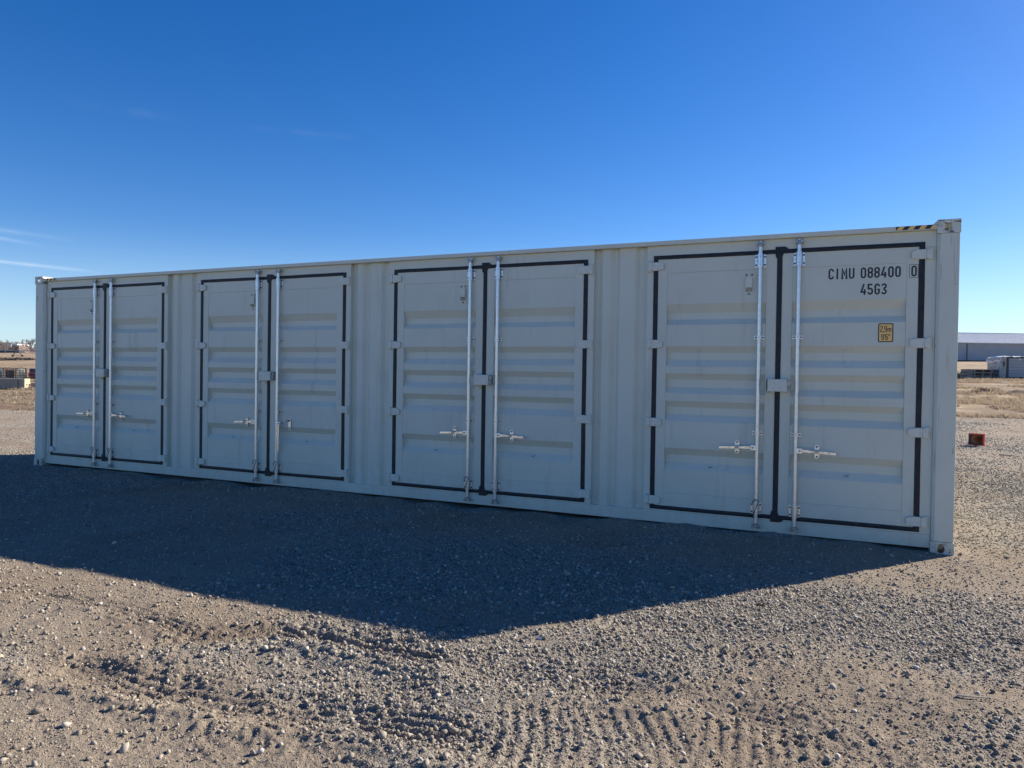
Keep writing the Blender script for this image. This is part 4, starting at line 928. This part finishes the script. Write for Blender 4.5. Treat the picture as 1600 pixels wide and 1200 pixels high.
# ---- left of the container
bn, k = place('steel_bin', 12, 607.5); tag(bn, 'long grey steel bin with rows of small slots and a cream end board', 'bin')
MB().box(-60*k, 26.4*k, 0, 0.30, 1.8*k, 15.6*k).build('body', 'steel_bin', bn, 0.01)
MB().box(-60*k, 26.4*k, -0.03, 0.32, 15.62*k, 16.6*k).build('rim', 'trailer_side', bn, 0.005)
b = MB(); rg = random.Random(9); x = -44*k
i = 0
while x < 22*k:
    for zz in (5.0, 8.2, 11.4):
        zc = (zz+(1.4 if i % 2 else 0)+rg.uniform(-.4, .4))*k; b.prism([(x-0.25*k, zc), (x+0.30*k, zc+0.3*k), (x+0.6*k, zc+1.7*k), (x+0.1*k, zc+1.5*k)], -0.008, -0.001)
    x += 2.1*k; i += 1
b.build('slot_pattern', 'slot', bn); MB().box(16*k, 16.6*k, -0.02, -0.0015, 1.8*k, 15.6*k).build('seam', 'slot', bn)
for x in (-48, -25, -2, 18): MB().box(x*k, (x+4)*k, 0.03, 0.27, -0.15, 1.78*k).build('skid', 'slot', bn)
b = MB(); b.prism([(0, 2.2*k), (2.4*k, 2.2*k), (2.4*k, 8.6*k), (7.9*k, 8.6*k), (7.9*k, 16.8*k), (0, 16.8*k)], -0.02, 0.04); ca, sa = math.cos(R(60)), math.sin(R(60))
b.v = [(26.5*k+x*ca-y*sa, x*sa+y*ca-0.02, z) for x, y, z in b.v]; b.build('end_board', 'cream', bn)
b2, k = place('equipment_box', 50, 607); tag(b2, 'low dark grey equipment box with navy top, behind the far end of the container', 'box')
MB().box(-8*k, 16*k, 0.3, 1.6, 1.2*k, 8.8*k).build('body', 'steel_bin', b2, 0.01); MB().box(-3*k, 16*k, 0.35, 1.5, 8.82*k, 14.0*k).build('lid', 'navy', b2, 0.01)
MB().box(2*k, 2.5*k, 0.285, 0.299, 1.2*k, 8.7*k).build('seam', 'slot', b2); MB().box(-6.5*k, -1.5*k, 0.1, 0.5, -0.02, 1.1*k).build('foot', 'cream', b2)
def tote(tank_mat, k, w=15.5):
    o = empty('caged_tank'); W_ = w*k; H_ = 16.5*k; D_ = 1.1; z0_ = 1.8*k
    MB().box(0.06, W_-0.06, 0.06, D_-0.06, z0_, H_).build('tank', tank_mat, o, 0.08)
    c = MB(); n_ = 7
    for i in range(n_+1):
        x = i*W_/n_
        c.box(x-0.015, x+0.015, -0.001, 0.029, z0_, H_+0.03); c.box(x-0.015, x+0.015, D_-0.03, D_, z0_, H_+0.03)
    for i in range(5):
        z = z0_+i*(H_+0.03-z0_)/4; c.box(0, W_, -0.034, -0.0015, z-0.015, z+0.015); c.box(0, W_, D_+0.001, D_+0.03, z-0.015, z+0.015)
        c.box(-0.04, -0.016, 0.0, D_, z-0.015, z+0.015); c.box(W_+0.016, W_+0.04, 0.0, D_, z-0.015, z+0.015)
    c.build('cage', 'cage', o)
    MB().box(0, W_, 0, D_, 0, z0_-0.01).build('base', 'wood_grey', o); MB().cyl((W_/2, D_/2, H_+0.001), (W_/2, D_/2, H_+0.06), 0.11, 12).build('cap', 'slot', o)
    return o
for u_, mt, wd, lb in ((-11, 'tote_blue', 16, 'bluish plastic tank in a steel cage at the photo\'s left edge'), (6.5, 'tote_rust', 17.5, 'brown stained tank in a steel cage between two paler tanks'), (25.5, 'tote_white', 15.5, 'white plastic tank in a steel cage behind the cream end board')):
    p = land(u_, 592); k = (p-Vector(CAM)).dot(_f)/F_PX; o = tote(mt, k, wd*0.85); o.location = p-Vector((0, 0, 0.02)); o.rotation_euler = (0, 0, YAW+R(36)); tag(o, lb, 'tank', 'caged liquid tanks in a row')
vh, k = place('farm_trailer', 43, 592); tag(vh, 'navy farm trailer with a faded red ring on its tailboard, half hidden by the container', 'trailer')
MB().box(-0.5*k, 24*k, 0.1, 2.2, 3.0*k, 9.5*k).build('tailboard', 'slot', vh, 0.03); MB().box(-0.2*k, 24*k, 0.12, 2.2, 9.52*k, 16*k).build('cab', 'navy', vh, 0.08)
b = MB(); cx_, cz_ = 7.2*k, 6.6*k; P = [(cx_+6.0*k*math.copysign(abs(math.cos(a))**0.5, math.cos(a)), 0.06, cz_+3.0*k*math.copysign(abs(math.sin(a))**0.5, math.sin(a))) for a in [2*math.pi*i/32 for i in range(33)]]
b.tube(P, 0.045, 6); b.build('red_ring', 'red', vh)
for x_ in (3, 20): MB().cyl((x_*k, 0.5, 2.6*k), (x_*k, 0.75, 2.6*k), 3.0*k, 20).build('wheel', 'tyre', vh)

# irrigation pivot
pv, k = place('irrigation_pivot', 27, 558); tag(pv, 'spindly irrigation pivot tower with two wheels and a long pipe in the far field', 'irrigation pivot')
hT = 10.3*k; x0_ = -7.2*k; x1_ = 8.0*k
for x_ in (x0_, x1_):
    MB().cyl((x_, -0.14, 1.2*k), (x_, 0.14, 1.2*k), 1.45*k, 18).build('wheel', 'tyre', pv); MB().cyl((x_, 0, 1.3*k), (0, 0, hT), 0.10, 6).build('leg', 'cage', pv)
MB().cyl((-110*k, 0, hT+0.02), (60*k, 0, hT-0.2), 0.085, 8).build('pipe', 'galv', pv)
b = MB(); pts = [(-108*k+i*6*k, 0, hT-0.35-0.5*math.sin(math.pi*((i*6) % 54)/54)) for i in range(28)]; b.tube(pts, 0.025, 5); b.build('truss_rod', 'galv', pv)
MB().cyl((x0_, 0, 1.6*k), (x1_, 0, 1.6*k), 0.05, 6).build('axle_beam', 'galv', pv)
# pole, house, bank
ple, k = place('utility_pole', 7.5, 552); tag(ple, 'thin dark wooden utility pole before the bare trees', 'utility pole')
MB().cyl((0, 0, -0.2), (0, 0, 17*k), 0.17, 8, r2=0.12).build('pole', 'bark', ple); MB().box(-1.1, 1.1, -0.06, 0.06, 15.8*k, 16.2*k).build('cross_arm', 'bark', ple)
def far_at(u, v, D):
    d = px_dir(u, v); t = D/d.dot(_f); x, y = CAM[0]+t*d.x, CAM[1]+t*d.y; return Vector((x, y, gh(x, y))), D/F_PX
p, k = far_at(24, 545, 430); hs_ = empty('farmhouse', p, YAW-R(6)); tag(hs_, 'small pinkish farmhouse with a white roof among bare trees', 'house')
zb = 0.0; MB().box(-6*k, 6*k, 0, 8, zb, 11.5*k).build('wall', 'house_wall', hs_)
b = MB(); b.prism([(-5*k, 11.6*k), (5*k, 11.6*k), (4.4*k, 13.6*k), (-4.4*k, 13.6*k)], -0.6, 8.6); b.build('roof', 'tarp', hs_); MB().box(-3*k, -1.5*k, -0.05, -0.01, 5*k, 7*k).build('window', 'dark_trim', hs_)
p, k = far_at(10, 546, 400); sd2 = empty('long_shed', p, YAW); tag(sd2, 'long low dark shed along the far field edge', 'shed')
MB().box(-70*k, 20*k, 0, 5, -0.3, 3.2*k).build('wall', 'navy', sd2); b = MB(); b.prism([(-70.5*k, 3.22*k), (20.5*k, 3.22*k), (20.5*k, 3.7*k), (-70.5*k, 3.7*k)], -0.4, 5.4); b.build('roof', 'galv', sd2)

# bare trees
def bare_tree(h, spread, seed):
    rg = random.Random(seed); o = empty('bare_tree'); t = MB(); tips = []
    def grow(p, d, l, r, lev):
        q = p+d*l; t.cyl(p, q, r, 6 if lev < 2 else 4, r2=r*0.62, caps=False)
        if lev == 3: tips.append((q, d)); return
        for _ in range(3 if lev else 5):
            a = rg.uniform(0, 2*math.pi); s_ = rg.uniform(0.35, 0.85)*spread
            nd = (d+Vector((math.cos(a)*s_, math.sin(a)*s_, rg.uniform(0.0, 0.35)))).normalized(); grow(q if rg.random() < 0.7 else p+d*l*0.7, nd, l*rg.uniform(0.62, 0.85), r*0.58, lev+1)
    grow(Vector((0, 0, -0.2)), Vector((rg.uniform(-.06, .06), 0, 1)), h*0.27, h*0.032, 0); t.build('trunk', 'bark', o)
    c = MB()
    for q, d in tips:
        for _ in range(9):
            nd = (d*0.8+Vector((rg.gauss(0, .7), rg.gauss(0, .7), rg.gauss(0.15, .5)))).normalized(); st_ = q-d*rg.uniform(0, h*0.10); e_ = st_+nd*h*rg.uniform(0.06, 0.15); sd_ = nd.orthogonal().normalized()*h*0.0042
            c.add([st_-sd_, st_+sd_, e_], [(0, 1, 2)])
    c.build('crown', 'twig', o); return o
kinds = [bare_tree(8.0, 1.0, 1), bare_tree(8.5, 0.8, 5), bare_tree(7.0, 1.2, 9)]; used = set()
TREES = [(-32, 460, 1.0, 0), (-20, 470, .95, 1), (-9, 450, 1.05, 2), (3, 455, 0.98, 0), (10, 475, .80, 1), (16.5, 450, 1.0, 2), (24, 462, 1.02, 0), (31, 480, 0.72, 1), (37, 455, 0.78, 2), (47.5, 440, 1.05, 1), (58, 465, .95, 0), (70, 450, 1.1, 2)]
words_ = ['broad bare tree', 'tall narrow bare tree', 'low spreading bare tree']
LB = {3: 'broad bare tree directly behind the thin utility pole', 4: 'small narrow bare tree just right of the utility pole', 5: 'low spreading bare tree left of the white farmhouse roof', 6: 'broad bare tree rising behind the white farmhouse roof',
      7: 'smallest bare tree, in the dip of the skyline right of the farmhouse', 8: 'low bare tree between the skyline dip and the tallest tree', 9: 'tallest bare tree, standing out nearest the container\'s left edge'}
for i, (u_, D_, s_, kd) in enumerate(TREES):
    if u_ < -4 or u_ > 56: continue
    o = kinds[kd] if kd not in used else copy_tree(kinds[kd]); used.add(kd)
    p, k = far_at(u_, 546, D_); o.location = p; o.scale = (s_*1.35, s_*1.35, s_*1.32); o.rotation_euler = (0, 0, i*1.3); tag(o, LB[i], 'tree', 'bare winter trees on the skyline')
# brush under the trees and along the far field: one mass
rgn = np.random.default_rng(12); n = 26000; V = []; 
u0 = rgn.uniform(-160, 62, n); dd = rgn.uniform(425, 520, n)
hgt = (5.0+1.4*np.sin(u0*0.21)+1.2*np.sin(u0*0.57+1)+0.8*np.sin(u0*1.3))*rgn.random(n)**0.7
dirs = np.array([list(px_dir(a, 546)) for a in np.linspace(-160, 62, 223)]); ii = np.clip((u0+160).astype(int), 0, 222); dv = dirs[ii]+(dirs[np.clip(ii+1, 0, 222)]-dirs[ii])*((u0+160)-ii)[:, None]
fw = np.array(list(_f)); t = dd/(dv@fw); X = CAM[0]+t*dv[:, 0]; Y = CAM[1]+t*dv[:, 1]; Z = ground_h(X, Y)+hgt-0.2
d3 = rgn.normal(size=(n, 3))*[0.5, 0.5, 0.7]; e3 = rgn.normal(size=(n, 3))*0.14; P0 = np.stack([X, Y, Z], -1); tri = np.stack([P0-e3, P0+e3, P0+d3], 1).reshape(-1, 3)
mb = MB(); mb.add(tri.tolist(), [(3*i, 3*i+1, 3*i+2) for i in range(n)]); tag(mb.build('brush', 'brush'), 'greyish dry brush growing under the bare trees on the skyline', 'brush', kind='stuff')

# dark strip of dead weeds across the far field
n = 5000; u0 = rgn.uniform(-60, 43, n)+rgn.normal(size=n)*2; vv = 563.5+rgn.normal(size=n)*0.7; P0 = []
tab = {q: land(q, 563.5) for q in range(-70, 60, 5)}
for a_, e_ in zip(u0, rgn.random(n)):
    q = int(max(-70, min(50, 5*round(a_/5)))); b_ = tab[q]; dxy = (a_-q)*((b_-Vector(CAM)).dot(_f)/F_PX); j = rgn.normal(size=2)*[0.3, 2.2]
    x_, y_ = b_.x+math.cos(YAW)*dxy+math.cos(YAW)*j[0]-math.sin(YAW)*j[1], b_.y+math.sin(YAW)*dxy+math.sin(YAW)*j[0]+math.cos(YAW)*j[1]; P0.append((x_, y_, b_.z+0.02+0.30*e_*e_))
P0 = np.array(P0); e3 = rgn.normal(size=(n, 3))*0.09; d3 = rgn.normal(size=(n, 3))*0.16; tri = np.stack([P0-e3, P0+e3, P0+d3], 1).reshape(-1, 3)
M['weeds'] = mat('dead_weeds', (0.09, 0.08, 0.075), 0.9)
mb = MB(); mb.add(tri.tolist(), [(3*i, 3*i+1, 3*i+2) for i in range(n)]); tag(mb.build('dry_weeds', 'weeds'), 'dark strip of dead weeds across the far field', 'weeds', kind='stuff')
# dry grass tufts beyond the yard
n = 56000; r_ = np.exp(rgn.uniform(math.log(16), math.log(90), n)); sidesel = rgn.random(n) < 0.65
uu = np.where(sidesel, rgn.uniform(1480, 1680, n), rgn.uniform(-80, 80, n)); wd_ = rgn.random(n) < 0.46; uu = np.where(wd_, np.where(sidesel, rgn.uniform(1300, 3000, n), rgn.uniform(-600, 400, n)), uu); an = YAW+math.pi/2-np.arctan((uu-800)/F_PX)
X = CAM[0]+r_*np.cos(an); Y = CAM[1]+r_*np.sin(an); ok = (yard_edge(X, Y)+3.0*fbm(X, Y, 0.25, 4, 201) > 0.3) & (fbm(X, Y, 0.5, 3, 301) > 0.03)
X, Y, r_ = X[ok], Y[ok], r_[ok]; Z = ground_h(X, Y); n = len(X); T = []
for b_ in range(5):
    h = (0.05+0.12*rgn.random(n)**2)*(0.7+0.006*r_); lean = rgn.normal(size=(n, 2))*0.5; wv = rgn.normal(size=(n, 2))*(0.0045+0.00035*r_)[:, None]; o2 = rgn.normal(size=(n, 2))*0.05
    p0 = np.stack([X+o2[:, 0]-wv[:, 0], Y+o2[:, 1]-wv[:, 1], Z-0.01], -1); p1 = np.stack([X+o2[:, 0]+wv[:, 0], Y+o2[:, 1]+wv[:, 1], Z-0.01], -1)
    p2 = np.stack([X+o2[:, 0]+lean[:, 0]*h, Y+o2[:, 1]+lean[:, 1]*h, Z+h], -1); T.append(np.stack([p0, p1, p2], 1))
T = np.concatenate(T).reshape(-1, 3); mb = MB(); mb.add(T.tolist(), [(3*i, 3*i+1, 3*i+2) for i in range(len(T)//3)])
tag(mb.build('dry_grass', 'straw'), 'short dry straw coloured grass growing on the field beyond the gravel yard', 'grass', kind='stuff')
